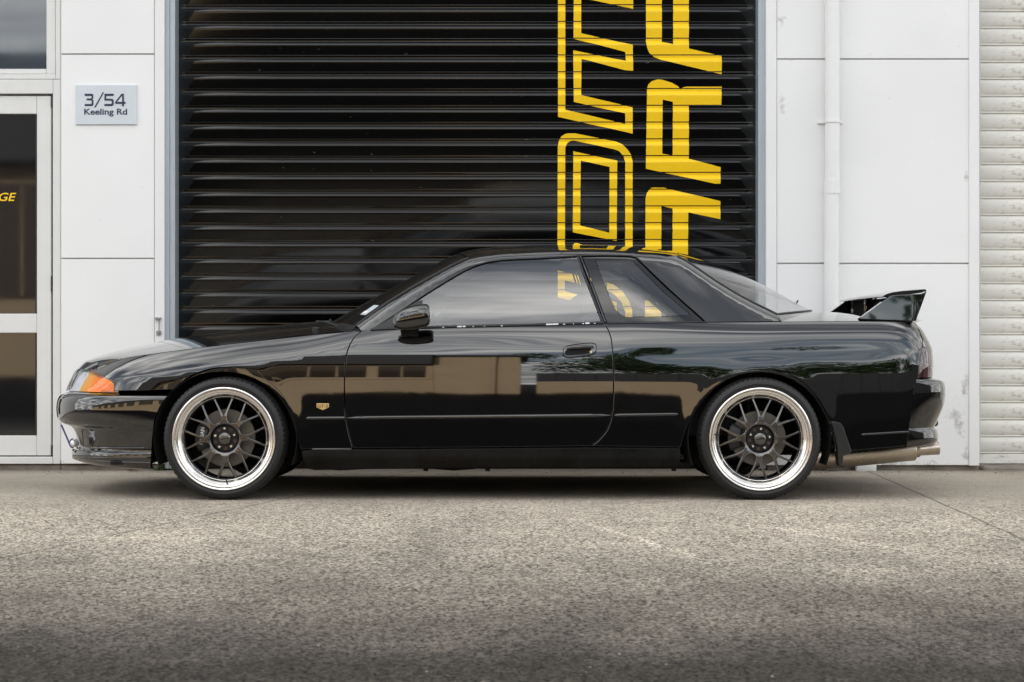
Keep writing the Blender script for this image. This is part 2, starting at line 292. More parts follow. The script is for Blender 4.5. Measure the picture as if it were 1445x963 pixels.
# ------------------------------------------------------------------ mesh helpers
def link(name, me, m, parent=None, base=None):
    o = bpy.data.objects.new(name, me); COL.objects.link(o)
    if m is not None:
        me.materials.clear(); me.materials.append(m)
    if parent is not None:
        o.parent = parent
        o.matrix_parent_inverse = WORLD_INV.get(parent.name, Matrix())
    return o
WORLD_INV = {}
def empty(name, loc, parent=None):
    o = bpy.data.objects.new(name, None); COL.objects.link(o); o.location = loc; o.empty_display_size = 0.1
    WORLD_INV[o.name] = Matrix.Translation(-Vector(loc))
    if parent is not None:
        o.parent = parent; o.matrix_parent_inverse = WORLD_INV.get(parent.name, Matrix())
    return o
def tag(o, label=None, cat=None, group=None, kind=None):
    if label: o['label'] = label
    if cat: o['category'] = cat
    if group: o['group'] = group
    if kind: o['kind'] = kind
    return o
def mesh_obj(name, verts, faces, m, parent=None, smooth=True, normals=None, sharp=None):
    me = bpy.data.meshes.new(name); me.from_pydata([tuple(v) for v in verts], [], [tuple(f) for f in faces]); me.update()
    if smooth:
        me.polygons.foreach_set('use_smooth', [True]*len(me.polygons))
    if normals is not None:
        me.normals_split_custom_set_from_vertices([tuple(n) for n in normals])
    elif sharp is not None and smooth:
        me.set_sharp_from_angle(angle=math.radians(sharp))
    return link(name, me, m, parent)
def bm_obj(name, bm, m, parent=None, smooth=False, sharp=35):
    me = bpy.data.meshes.new(name); bm.normal_update(); bm.to_mesh(me); bm.free()
    if smooth:
        me.polygons.foreach_set('use_smooth', [True]*len(me.polygons)); me.set_sharp_from_angle(angle=math.radians(sharp))
    return link(name, me, m, parent)
def box(name, lo, hi, m, parent=None, bevel=0.003, seg=1):
    bm = bmesh.new(); bmesh.ops.create_cube(bm, size=1)
    for v in bm.verts:
        v.co = Vector([lo[i]+(v.co[i]+0.5)*(hi[i]-lo[i]) for i in range(3)])
    if bevel: bmesh.ops.bevel(bm, geom=list(bm.edges), offset=bevel, segments=seg, profile=0.5, affect='EDGES')
    return bm_obj(name, bm, m, parent, smooth=seg > 1)
def wbox(name, x0, y0, x1, y1, Yf, dep, m, parent=None, bevel=0.003, seg=1):    # by photo pixels on the plane Y=Yf
    a, b = w2(x0, y1, Yf), w2(x1, y0, Yf)
    return box(name, (a[0], Yf, a[1]), (b[0], Yf+dep, b[1]), m, parent, bevel, seg)
def tube(name, pts, r, m, parent=None, seg=12, cap=True):
    pts = [Vector(p) for p in pts]; verts, faces = [], []
    up = Vector((0, 0, 1))
    for i, p in enumerate(pts):
        d = (pts[min(i+1, len(pts)-1)]-pts[max(i-1, 0)]).normalized()
        a = d.cross(up)
        if a.length < 1e-3: a = d.cross(Vector((1, 0, 0)))
        a.normalize(); b = d.cross(a)
        rr = r[i] if isinstance(r, (list, tuple)) else r
        for k in range(seg):
            t = 2*PI*k/seg; verts.append(p+a*math.cos(t)*rr+b*math.sin(t)*rr)
    for i in range(len(pts)-1):
        for k in range(seg):
            faces.append((i*seg+k, i*seg+(k+1) % seg, (i+1)*seg+(k+1) % seg, (i+1)*seg+k))
    if cap:
        faces.append(tuple(range(seg-1, -1, -1))); faces.append(tuple((len(pts)-1)*seg+k for k in range(seg)))
    o = mesh_obj(name, verts, faces, m, parent, sharp=40)
    bm = bmesh.new(); bm.from_mesh(o.data); bmesh.ops.recalc_face_normals(bm, faces=bm.faces); bm.to_mesh(o.data); bm.free()
    return o
def spline(xs, ys):
    xs = np.array(xs, float); ys = np.array(ys, float); n = len(xs); h = np.diff(xs)
    A = np.zeros((n, n)); r = np.zeros(n); A[0, 0] = A[-1, -1] = 1
    for i in range(1, n-1):
        A[i, i-1] = h[i-1]; A[i, i] = 2*(h[i-1]+h[i]); A[i, i+1] = h[i]
        r[i] = 6*((ys[i+1]-ys[i])/h[i]-(ys[i]-ys[i-1])/h[i-1])
    mm = np.linalg.solve(A, r)
    xs_, ys_, h_, m_ = xs.tolist(), ys.tolist(), h.tolist(), mm.tolist()
    def f(x):
        if x <= xs_[0]:
            s = (ys_[1]-ys_[0])/h_[0]-h_[0]*(2*m_[0]+m_[1])/6; return ys_[0]+s*(x-xs_[0])
        if x >= xs_[-1]:
            s = (ys_[-1]-ys_[-2])/h_[-1]+h_[-1]*(m_[-2]+2*m_[-1])/6; return ys_[-1]+s*(x-xs_[-1])
        i = min(max(int(np.searchsorted(xs, x))-1, 0), n-2)
        a = (xs_[i+1]-x)/h_[i]; b = 1-a
        return a*ys_[i]+b*ys_[i+1]+((a**3-a)*m_[i]+(b**3-b)*m_[i+1])*h_[i]**2/6
    return f
def lerp_tab(xs, ys):
    xs = list(xs); ys = list(ys)
    return lambda x: float(np.interp(x, xs, ys))
def sstep(a, b, x):
    t = min(max((x-a)/(b-a), 0), 1); return t*t*(3-2*t)
def resample(poly, step):
    out = []
    for i in range(len(poly)):
        a, b = poly[i], poly[(i+1) % len(poly)]
        n = max(1, int(math.ceil(math.hypot(b[0]-a[0], b[1]-a[1])/step)))
        for k in range(n): out.append((a[0]+(b[0]-a[0])*k/n, a[1]+(b[1]-a[1])*k/n))
    return out
def area2(p):
    return sum(p[i][0]*p[(i+1) % len(p)][1]-p[(i+1) % len(p)][0]*p[i][1] for i in range(len(p)))
def inset(p, d):
    n = len(p); out = []; nrm = []
    for i in range(n):
        a, b, c = p[i-1], p[i], p[(i+1) % n]
        e1 = Vector((b[0]-a[0], b[1]-a[1])).normalized(); e2 = Vector((c[0]-b[0], c[1]-b[1])).normalized()
        n1, n2 = Vector((-e1.y, e1.x)), Vector((-e2.y, e2.x))
        mN = n1+n2
        mN = mN.normalized() if mN.length > 1e-4 else n1
        k = d/max(mN.dot(n1), 0.45)
        out.append((b[0]+mN.x*k, b[1]+mN.y*k)); nrm.append((-mN.x, -mN.y))
    return out, nrm
def inside_mask(P, poly):
    x, y = P[:, 0], P[:, 1]; c = np.zeros(len(P), bool)
    for i in range(len(poly)):
        x0, y0 = poly[i]; x1, y1 = poly[(i+1) % len(poly)]
        if y0 == y1: continue
        hit = ((y0 > y) != (y1 > y)) & (x < (x1-x0)*(y-y0)/(y1-y0)+x0); c ^= hit
    return c
def edge_dist(P, poly):
    d = np.full(len(P), 1e9)
    for i in range(len(poly)):
        a = np.array(poly[i]); b = np.array(poly[(i+1) % len(poly)]); ab = b-a; l2 = max(ab@ab, 1e-12)
        t = np.clip(((P-a)@ab)/l2, 0, 1); q = a+t[:, None]*ab
        d = np.minimum(d, np.hypot(*(P-q).T))
    return d
def tri_fill(loops, step, stretch=1.0):
    pts = []; edges = []
    for lp in loops:
        s = len(pts); pts += lp; edges += [(s+i, s+(i+1) % len(lp)) for i in range(len(lp))]
    A = np.array(loops[0]); lo, hi = A.min(0), A.max(0)
    sy = step*stretch
    gx, gy = np.meshgrid(np.arange(lo[0]+step/2, hi[0], step), np.arange(lo[1]+sy/2, hi[1], sy))
    G = np.stack([gx.ravel(), gy.ravel()], 1)
    if len(G):
        mk = inside_mask(G, loops[0])
        for lp in loops[1:]: mk &= ~inside_mask(G, lp)
        G = G[mk]
        for lp in loops:
            if len(G): G = G[edge_dist(G, lp) > min(step, sy)*0.45]
    allp = [Vector(p) for p in pts]+[Vector(map(float, g)) for g in G]
    faces_in = []
    r = delaunay_2d_cdt(allp, edges, faces_in, 0, 1e-7)
    V = [(v.x, v.y) for v in r[0]]; F = []
    cen = np.array([[sum(V[i][0] for i in f)/3, sum(V[i][1] for i in f)/3] for f in r[2]])
    mk = inside_mask(cen, loops[0])
    for lp in loops[1:]: mk &= ~inside_mask(cen, lp)
    for f, k in zip(r[2], mk):
        if k:
            f = list(f)
            a, b, c = (V[i] for i in f[:3])
            if (b[0]-a[0])*(c[1]-a[1])-(b[1]-a[1])*(c[0]-a[0]) < 0: f.reverse()
            F.append(f)
    return V, F
YC = 0.86                                   # the car's centre plane
def surf_n(S, x, z):
    e = 0.002
    fx = (S(x+e, z)-S(x-e, z))/(2*e); fz = (S(x, z+e)-S(x, z-e))/(2*e)
    return Vector((fx, -1, fz)).normalized()
def panel(name, poly, S, m, parent, gap=0.0018, bev=0.0022, depth=0.016, step=0.026, off=0.0, mirror=True, skirt=True, rs=None):
    """a body panel: outline in world x,z; depth from the surface S(x,z); rolled edge; returned with its mirror twin"""
    p = list(poly)
    if area2(p) < 0: p.reverse()
    p = resample(p, rs or step)
    O, _ = inset(p, gap); I, nr = inset(p, gap+bev)
    V2, F = tri_fill([I], step)
    verts, norms, faces = [], [], []
    for x, z in V2:
        verts.append((x, S(x, z)+off, z)); norms.append(surf_n(S, x, z))
    faces += F
    if skirt:
        n = len(p); s = len(verts)
        rows = []
        for ring, dy, mode in ((I, 0, 0), (O, bev, 1), (O, bev, 2), (O, depth, 2)):
            row = []
            for i in range(n):
                x, z = ring[i]; row.append(len(verts)); verts.append((x, S(I[i][0], I[i][1])+off+dy, z))
                nn = surf_n(S, I[i][0], I[i][1]); lt = Vector((nr[i][0], 0, nr[i][1]))
                norms.append(nn if mode == 0 else ((nn+lt*1.2).normalized() if mode == 1 else lt.normalized()))
            rows.append(row)
        for a, b in ((rows[0], rows[1]), (rows[2], rows[3])):
            for i in range(n):
                j = (i+1) % n; faces.append((a[i], b[i], b[j], a[j]))
    o = mesh_obj(name, verts, faces, m, parent, normals=norms)
    if not mirror: return o
    mv = [(v[0], 2*YC-v[1], v[2]) for v in verts]; mf = [tuple(reversed(f)) for f in faces]
    mn = [(q[0], -q[1], q[2]) for q in norms]
    o2 = mesh_obj(name, mv, mf, m, parent, normals=mn)
    return o, o2
def grid(name, func, ns, nv, m, parent, flip=False, sharp=60, close=False):
    verts = [func(i/(ns-1), j/(nv-1)) for i in range(ns) for j in range(nv)]; faces = []
    for i in range(ns-1):
        for j in range(nv-1):
            f = (i*nv+j, (i+1)*nv+j, (i+1)*nv+j+1, i*nv+j+1); faces.append(tuple(reversed(f)) if flip else f)
    return mesh_obj(name, verts, faces, m, parent, sharp=sharp)
def lathe(name, prof, seg, m, parent, origin=(0, 0, 0), sharp=28, mod=None):
    """profile (r, y) turned about the Y axis"""
    verts, faces = [], []; n = len(prof)
    for k in range(seg):
        t = 2*PI*k/seg
        for q, (r, y) in enumerate(prof):
            if mod: r, y = mod(k, q, r, y)
            verts.append((origin[0]+r*math.sin(t), origin[1]+y, origin[2]+r*math.cos(t)))
    for k in range(seg):
        kk = (k+1) % seg
        for q in range(n-1): faces.append((k*n+q, k*n+q+1, kk*n+q+1, kk*n+q))
    return mesh_obj(name, verts, faces, m, parent, sharp=sharp)
def mirrored(o, parent, name=None):
    me = o.data.copy(); me.transform(Matrix.Translation((0, 2*YC, 0)) @ Matrix.Diagonal((1, -1, 1, 1))); me.flip_normals()
    return link(name or o.name.split('.')[0], me, o.data.materials[0], parent)
def text_mesh(name, s, x0, z0, x1, z1, Y, m, parent, shear=0.0, ext=0.0015, offset=0.0, vert=None, fit=True):
    cu = bpy.data.curves.new('t', 'FONT'); cu.body = s; cu.shear = shear; cu.offset = offset; cu.extrude = 0.01; cu.resolution_u = 6
    ob = bpy.data.objects.new('t', cu); COL.objects.link(ob)
    dg = bpy.context.evaluated_depsgraph_get(); dg.update()
    me = bpy.data.meshes.new_from_object(ob.evaluated_get(dg)); bpy.data.objects.remove(ob); bpy.data.curves.remove(cu)
    co = np.array([v.co[:] for v in me.vertices]); lo, hi = co.min(0), co.max(0)
    for v in me.vertices:
        u = (v.co.x-lo[0])/(hi[0]-lo[0]); w = (v.co.y-lo[1])/(hi[1]-lo[1]); e = (v.co.z-lo[2])/(hi[2]-lo[2])
        v.co = (x0+(x1-x0)*u, Y-ext*e, z0+(z1-z0)*w)
    me.name = name
    return link(name, me, m, parent)

# ================================================================== SETTING
# ground: one sheet to the horizon
gv = []; gf = []
xs = [-400, -60, -12, -6, 0, 6, 12, 60, 400]; ys = [-400, -60, -20, -5, 0, 2, 4, 60, 400]
for y in ys:
    for x in xs: gv.append((x, y, 0))
for j in range(len(ys)-1):
    for i in range(len(xs)-1):
        a = j*len(xs)+i; gf.append((a, a+1, a+1+len(xs), a+len(xs)))
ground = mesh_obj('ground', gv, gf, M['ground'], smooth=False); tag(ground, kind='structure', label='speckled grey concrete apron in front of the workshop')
road = mesh_obj('road', [(-120, -27.6, .004), (120, -27.6, .004), (120, -5.9, .004), (-120, -5.9, .004)], [(0, 1, 2, 3)], M['road'], smooth=False); tag(road, kind='structure', label='dark asphalt road running past the workshop')

# ---------------------------------------------------------------- workshop building
WY = 2.2
bld = tag(empty('workshop_building', (0, WY+0.3, 0)), 'white panelled workshop with black and grey roller doors behind the car', 'building')
def wall_panel(x0, y0, x1, y1): return wbox('wall_panel', x0+.3, y0+.25, x1-.3, y1-.25, WY, 0.011, M['wall'], bld, bevel=0.0025)
# left bay
for (a, b) in ((-215, 76), (77.5, 364.5), (366, 655)): wall_panel(86, a, 218, b)
# right bay
for (a, b) in ((-205, 83), (84.5, 371.5), (373, 657)): wall_panel(1096, a, 1367.5, b)
wbox('corner_trim', 218.3, -215, 232, 655, WY-0.008, 0.30, M['wall_trim'], bld)
wbox('corner_trim', 1081, -215, 1096, 657, WY-0.008, 0.30, M['wall_trim'], bld)
wbox('corner_trim', 1367.6, -215, 1382, 657.5, WY-0.010, 0.34, M['wall_trim'], bld)
# header panels above the frame, building on both sides, left end lengthened to block sun
for (a, b) in ((-2700, -1500), (-1500, -700), (-700, 60), (60, 232), (232, 520), (520, 800), (800, 1081), (1081, 1382), (1382, 2300)):
    wbox('wall_panel', a+.6, -640, b-.6, -216.5, WY, 0.05, M['wall'], bld, bevel=0.004)
for (a, b) in ((-215, 76), (77.5, 364.5), (366, 655)):
    wbox('wall_panel', -2700, a+.9, -1401, b-.9, WY, 0.011, M['wall'], bld, bevel=0.0025); wbox('wall_panel', -1399, a+.9, -251, b-.9, WY, 0.05, M['wall'], bld, bevel=0.004)
    wbox('wall_panel', 1951, a+.9, 2300, b-.9, WY, 0.05, M['wall'], bld, bevel=0.004)
for (a, b) in ((-2700, 85.5), (86, 231), (1082, 1381), (1951, 2300)):
    wbox('footing', a, 655.8, b, 672, WY+0.03, 0.3, M['footing'], bld, bevel=0.006)
box('wall_core', (-14.6, WY+.06, 2.99+0.75), (6.8, WY+.28, 5.45), M['wall_back'], bld)
a = w2(86, 0, WY+.06)[0]; b = w2(231, 0, WY+.06)[0]; box('wall_core', (a, WY+.0125, .06), (b, WY+.28, 3.72), M['wall_back'], bld)
a = w2(1082, 0, WY+.06)[0]; b = w2(1381, 0, WY+.06)[0]; box('wall_core', (a, WY+.0125, .06), (b, WY+.28, 3.72), M['wall_back'], bld)
a = w2(-2700, 0, WY+.06)[0]; b = w2(-251, 0, WY+.06)[0]; box('wall_core', (a, WY+.0125, .06), (b, WY+.28, 3.72), M['wall_back'], bld)
box('roof_slab', (-14.7, WY-.15, 5.45), (6.9, WY+9.0, 5.7), M['darkroof'], bld, bevel=0.02)
box('inner_wall', (-14.6, WY+3.0, 0.01), (6.9, WY+3.1, 5.4), M['cabin'], bld)

# black roller door
SY = 2.35; PITCH = 23.65*(D+SY)/D/K; SEAM0 = 7.1
X0, X1 = w2(244, 0, SY)[0], w2(1073, 0, SY)[0]
PROF = [(0.0, .006), (.025, .006), (.03, -.0028), (.10, -.0012), (.185, .0008), (.20, .0004), (.22, -.0016), (.26, -.0060), (.30, -.0098), (.34, -.0127), (.37, -.0142), (.395, -.0148), (.45, -.0143), (.55, -.0126), (.68, -.0104), (.82, -.0080), (.97, -.0054), (.98, .006), (1.0, .006)]
PF = [q[0] for q in PROF]; PD = [q[1] for q in PROF]
zs0 = w2(0, SEAM0, SY)[1]                                  # world height of one seam
def relief(z):
    f = ((zs0-z)/PITCH) % 1.0
    return float(np.interp(f, PF, PD))
rdoor = empty('roller_door', (0, SY, 0), bld); tag(rdoor, 'glossy black steel roller door with yellow lettering')
def slat_mesh(x0, x1, prof, pitch, flat0, flat1):
    st = [(x0, 0), (x0+flat0, 0), (x0+flat0+.02, 1)]; n = 6
    for i in range(1, n): st.append((x0+flat0+.02+(x1-x0-flat0-flat1-.04)*i/n, 1))
    st += [(x1-flat1-.02, 1), (x1-flat1, 0), (x1, 0)]
    verts, faces = [], []; m_ = len(prof)
    for (x, a) in st:
        for (f, d) in prof:
            keep = d if d > .004 else (d*a)
            verts.append((x, keep, -f*pitch))
    for i in range(len(st)-1):
        for j in range(m_-1): faces.append((i*m_+j, i*m_+j+1, (i+1)*m_+j+1, (i+1)*m_+j))
    me = bpy.data.meshes.new('slat'); me.from_pydata(verts, [], faces); me.update()
    me.polygons.foreach_set('use_smooth', [True]*len(me.polygons)); me.set_sharp_from_angle(angle=math.radians(38))
    return me
fl = (258-244)/K*(D+SY)/D
sm_ = slat_mesh(X0, X1, PROF, PITCH, fl, fl*1.15); sm_.materials.append(M['slat'])
k = -9
while True:
    z = zs0-k*PITCH
    if z < 0.10: break
    o = bpy.data.objects.new('slat', sm_); COL.objects.link(o); o.location = (0, SY+random.uniform(-.0006, .0006), z); o.parent = rdoor; o.matrix_parent_inverse = WORLD_INV[rdoor.name]
    o.rotation_euler = (math.radians(random.uniform(-.3, .3)), 0, 0)
    k += 1
zb = z
box('bottom_rail', (X0, SY-.01, .004), (X1, SY+.03, zb-.002), M['slat'], rdoor, bevel=.004)
wbox('guide_rail', 232.3, -210, 239.2, 662, 2.215, .16, M['steel'], rdoor); wbox('guide_rail', 239.4, -210, 247, 662, 2.222, .16, M['steel'], rdoor)
wbox('guide_rail', 1070, -210, 1080.7, 662, 2.222, .16, M['steel'], rdoor)
for py in (38, 277, 420): 
    for px in (233.6,):
        x, z = w2(px+.6, py, 2.21); lathe('rivet', [(0.0001, -.003), (.003, -.002), (.0045, .003)], 8, M['chrome'], rdoor, (x, 2.213, z))
# painted letters following the slats
def pa(u, v): return (770+u/5.35, v/5.35)
def pb(u, v): return (770+u/4.815, 170+v/4.815)
LET = {}
LET['n'] = [[pa(*q) for q in [(93,-60),(93,885),(656,1012),(656,812),(268,722),(270,447),(600,533),(660,537),(657,342),(268,255),(268,-60),(212,-60),(210,295),(600,395),(606,463),(208,383),(212,772),(600,860),(600,938),(148,832),(148,-60)]]]
LET['n2'] = [[pa(*q) for q in [(300,-6),(660,68),(660,-80),(600,-80),(600,5),(300,-62)]]]
LET['o'] = [[pb(*q) for q in [(80,960),(82,180),(90,140),(105,112),(130,95),(175,85),(440,138),(480,145),(520,165),(555,200),(578,232),(590,280),(590,960),(540,960),(540,290),(530,245),(500,212),(470,200),(190,137),(165,142),(145,158),(133,190),(130,960)]]]
LET['oi'] = [[pb(*q) for q in [(188,212),(486,275),(482,820),(184,762)]], [pb(*q) for q in [(238,275),(434,318),(432,765),(234,715)]]]
LET['peak'] = [[(808,349),(810,344),(813,343),(822,346),(869,356),(869,366),(808,354)]]
LET['a'] = [[pa(*q) for q in [(757,-60),(757,320),(765,365),(780,400),(815,430),(870,455),(1328,563),(1328,425),(1080,370),(1080,-60),(962,-60),(962,338),(876,318),(876,-60)]]]
LET['r'] = [[pa(*q) for q in [(765,670),(775,640),(800,617),(845,603),(880,607),(950,628),(1000,655),(1018,678),(1035,663),(1065,657),(1328,657),(1325,795),(1080,797)]]+[pb(*q) for q in [(972,262),(1188,320),(1186,440),(680,330)]],
            [pa(882,755), pa(960,772), pb(862,240), pb(791,228)]]
LET['a2'] = [[pb(*q) for q in [(676,1010),(678,530),(688,492),(712,463),(745,452),(800,458),(1186,550),(1186,673),(968,627),(965,1010),(860,1010),(862,600),(786,583),(784,1010)]]]
LET['c'] = [[(787,382),(850,397),(866,402),(878,411),(887,424),(892,438),(892,470),(882,470),(882,440),(877,427),(868,417),(858,411),(797,396),(797,411),(815,416),(803,424),(787,420)]]
LET['ci'] = [[(862,424),(870,427),(872,470),(862,470)]]
LET['g'] = [[(910,424),(926,427),(933,435),(933,470),(910,470)]]
for nm, loops in LET.items():
    lw_ = [[w2(px, py, SY) for px, py in lp] for lp in loops]
    edges = [(lp[q], lp[(q+1) % len(lp)]) for lp in lw_ for q in range(len(lp))]
    zlo = min(e[0][1] for e in edges); zhi = max(e[0][1] for e in edges)
    lv = {round(e[0][1], 6) for e in edges}
    k0, k1 = int(math.floor((zs0-zhi)/PITCH))-1, int(math.ceil((zs0-zlo)/PITCH))+1
    for kk in range(k0, k1):
        for f_ in PF: lv.add(round(zs0-(kk+f_)*PITCH, 6))
    lv = sorted(q for q in lv if zlo <= q <= zhi); V_, F_ = [], []
    for za, zb2 in zip(lv[:-1], lv[1:]):
        if zb2-za < 2e-6: continue
        zm = (za+zb2)/2; f_ = ((zs0-zm)/PITCH) % 1.0
        if f_ < .03 or f_ > .97: continue                     # the joint between two slats stays black
        cr = []
        for p0, p1 in edges:
            if (p0[1] > zm) != (p1[1] > zm):
                g = lambda z_: p0[0]+(p1[0]-p0[0])*(z_-p0[1])/(p1[1]-p0[1])
                cr.append((g(zm), g(za), g(zb2)))
        cr.sort()
        ya, yb = [SY-.0016+float(np.interp(min(max(f2, .0301), .9699), PF, PD)) for f2 in (((zs0-za)/PITCH-math.floor((zs0-zm)/PITCH)), ((zs0-zb2)/PITCH-math.floor((zs0-zm)/PITCH)))]
        for l_, r2 in zip(cr[0::2], cr[1::2]):
            q = len(V_); V_ += [(l_[1], ya, za), (r2[1], ya, za), (r2[2], yb, zb2), (l_[2], yb, zb2)]; F_.append((q, q+1, q+2, q+3))
    bm = bmesh.new(); vs_ = [bm.verts.new(v) for v in V_]
    for f_ in F_: bm.faces.new([vs_[q] for q in f_])
    bmesh.ops.remove_doubles(bm, verts=bm.verts, dist=2e-5)
    bm_obj('letter', bm, M['yellow'], rdoor, smooth=True, sharp=38)

# grey roller door on the right
GY = 2.46; GP = 24.0*(D+GY)/D/K
gdoor = empty('roller_door', (3, GY, 0), bld); tag(gdoor, 'weathered pale grey roller door at the right edge')
GPROF = [(0, .010), (.03, .010), (.04, .002), (.10, -.006), (.20, -.0125), (.34, -.016), (.50, -.0165), (.66, -.0145), (.78, -.010), (.86, -.005), (.875, -.001), (.89, -.001), (.955, -.0035), (.97, .004), (.985, .010), (1, .010)]
gx0, gx1 = w2(1376, 0, GY)[0], w2(1945, 0, GY)[0]
gm = slat_mesh(gx0, gx1, GPROF, GP, .0, .0); gm.materials.append(M['greyslat'])
gz0 = w2(0, 16.6, GY)[1]; k = -9
gbot = w2(0, 650, GY)[1]
while gz0-(k+1)*GP > gbot-.01:
    o = bpy.data.objects.new('slat', gm); COL.objects.link(o); o.location = (random.uniform(-.004, .004), GY+random.uniform(-.0012, .0012), gz0-k*GP); o.parent = gdoor; o.matrix_parent_inverse = WORLD_INV[gdoor.name]
    k += 1
box('bottom_rail', (gx0, GY-.012, gbot-.02), (gx1, GY+.03, gz0-k*GP-.002), M['greyslat'], gdoor, bevel=.004)
box('threshold', (w2(1382.5, 0, WY+.1)[0], WY+.03, -.02), (gx1, GY+.3, gbot-.022), M['footing'], bld, bevel=.012)

# entrance: window above, glazed door below
ent = empty('entrance_door', (-3.2, WY, 0), bld); tag(ent, 'white framed glazed entrance door at the left edge')
EY = WY+.01
wbox('door_frame', 74.5, 112.5, 85.3, 655, EY, .12, M['alu'], ent)                 # jamb
wbox('door_frame', -250, 112.5, 74.3, 132.5, EY-.004, .12, M['alu'], ent)
wbox('door_frame', -250, 645, 74.3, 655, EY-.004, .12, M['alu'], ent)
wbox('door_frame', -250, 132.6, -238, 644.8, EY, .12, M['alu'], ent)
LY = EY+.012
def leaf(x0, x1):
    wbox('stile', x1-20, 135.5, x1, 643, LY, .045, M['alu'], ent)
    wbox('stile', x0, 135.5, x0+20, 643, LY, .045, M['alu'], ent)
    for (a, b) in ((135.5, 161), (443, 470), (615, 643)): wbox('rail', x0+20.2, a, x1-20.2, b, LY+.003, .04, M['alu'], ent)
    for (a, b) in ((161, 443), (470, 615)):
        wbox('pane', x0+19, a-1, x1-19, b+1, LY+.018, .008, M['darkglass'], ent, bevel=0)
        for (q, r, s, t) in ((x1-22.2, a, x1-20.3, b),): wbox('glazing_bead', q, r, s, t, LY+.008, .012, M['seal'], ent, bevel=.001)
leaf(-82, 72); leaf(-236, -84)
for py in (140, 400, 640):
    x, z = w2(73.2, py, LY-.01); tube('hinge', [(x, LY-.006, z-.045), (x, LY-.006, z+.045)], .006, M['seal'], ent, seg=8)
x0, z0 = w2(-2.0, 284, LY+.015); x1, z1 = w2(23, 272.3, LY+.015)
text_mesh('letter', 'GE', x0, z0, x1, z1, LY+.0165, M['yellow'], ent, shear=.25, offset=.012)
win = empty('window', (-3.2, WY, 2.3), bld)
wbox('window_frame', 78.5, -215, 85.3, 112, EY, .12, M['alu'], win); wbox('window_frame', -250, 105, 78.3, 112, EY, .12, M['alu'], win)
wbox('sash', 65.5, -215, 78.2, 104.8, LY, .05, M['alu'], win); wbox('sash', -250, 97.5, 65.3, 104.6, LY+.003, .05, M['alu'], win)
wbox('pane', -250, -215, 66.5, 98.5, LY+.022, .008, M['skyglass'], win, bevel=0)

# sign, downpipe, latch, bits on the ground
sg = tag(empty('street_number_sign', (w2(149, 0, WY)[0], WY, w2(0, 176, WY)[1])), 'pale blue plaque reading 3/54 Keeling Rd on the white wall', 'sign')
wbox('plaque', 106.5, 120, 193, 176, WY-.012, .012, M['sign'], sg, bevel=.002)
x0, z0 = w2(119.6, 150.0, WY-.012); x1, z1 = w2(178.2, 132.6, WY-.012)
# 3/54 drawn with square extended strokes, Keeling Rd set below it
def stroke_text(name, shapes, x0, z0, x1, z1, Y, m, parent, ext=.0015):
    for lp in shapes:
        bm = bmesh.new()
        vs = [bm.verts.new((x0+(x1-x0)*u, Y-ext, z0+(z1-z0)*v)) for u, v in lp]
        f = bm.faces.new(vs); f.normal_update()
        if f.normal.y > 0: bmesh.ops.reverse_faces(bm, faces=[f])
        bmesh.ops.triangulate(bm, faces=bm.faces)
        bm_obj(name, bm, m, parent)
S3 = [(0,.82),(0,1.0),(.165,1.0),(.195,.97),(.208,.90),(.208,.66),(.196,.58),(.185,.55),(.20,.50),(.212,.43),(.212,.12),(.198,.04),(.17,0),(0,0),(0,.17),(.155,.17),(.168,.22),(.168,.40),(.15,.46),(.045,.46),(.045,.62),(.15,.62),(.165,.66),(.165,.78),(.15,.82)]
SL = [(.225,-.12),(.262,-.12),(.47,1.12),(.433,1.12)]
S5 = [(.475,0),(.475,.17),(.63,.17),(.652,.22),(.652,.38),(.63,.44),(.475,.44),(.475,1.0),(.70,1.0),(.70,.82),(.518,.82),(.518,.60),(.655,.60),(.685,.55),(.697,.46),(.697,.14),(.685,.05),(.655,0)]
S4 = [(.90,-.02),(.90,.18),(.735,.18),(.735,.34),(.885,1.0),(.944,1.0),(.944,.34),(.985,.34),(.985,.18),(.944,.18),(.944,-.02)]
stroke_text('letter', [S3, SL, S5, S4], x0, z0, x1, z1, WY-.0125, M['navy'], sg)
S4h = [(.785,.345),(.90,.345),(.90,.82)]
bmh = bmesh.new(); f = bmh.faces.new([bmh.verts.new((x0+(x1-x0)*u, WY-.0150, z0+(z1-z0)*v)) for u, v in S4h])
bm_obj('letter', bmh, M['sign'], sg)
x0, z0 = w2(118.8, 164.8, WY-.012); x1, z1 = w2(179.4, 153.6, WY-.012)
text_mesh('letter', 'Keeling Rd', x0, z0, x1, z1, WY-.0121, M['navy'], sg, offset=.022)

dp = tag(empty('downpipe', (w2(1174, 0, WY)[0], WY-.05, 0)), 'white round downpipe fixed to the white wall', 'pipe')
px_, r_ = w2(1174.5, 0, WY-.05)[0], .0445
zc = w2(0, 262, WY-.05)[1]
tube('pipe_length', [(px_, WY-.052, zc+.01), (px_, WY-.052, 3.7)], r_, M['pvc'], dp, seg=28)
tube('pipe_length', [(px_-.004, WY-.052, .02), (px_-.004, WY-.052, zc-.03)], r_, M['pvc'], dp, seg=28)
tube('coupling', [(px_-.002, WY-.052, zc-.05), (px_-.002, WY-.052, zc+.03)], r_+.0035, M['pvc'], dp, seg=28)
zb_ = w2(0, 172, WY-.05)[1]
tube('clip', [(px_, WY-.052, zb_-.008), (px_, WY-.052, zb_+.008)], r_+.005, M['pvc'], dp, seg=28)
box('clip_tab', (px_-.083, WY-.012, zb_-.008), (px_+.07, WY-.001, zb_+.008), M['pvc'], dp, bevel=.002)
bl = tag(wbox('drain_block', 1209, 654, 1237, 667, WY-.05, .06, M['white_block'], None, bevel=.006, seg=2), 'small white block at the wall foot below the exhaust', 'block')

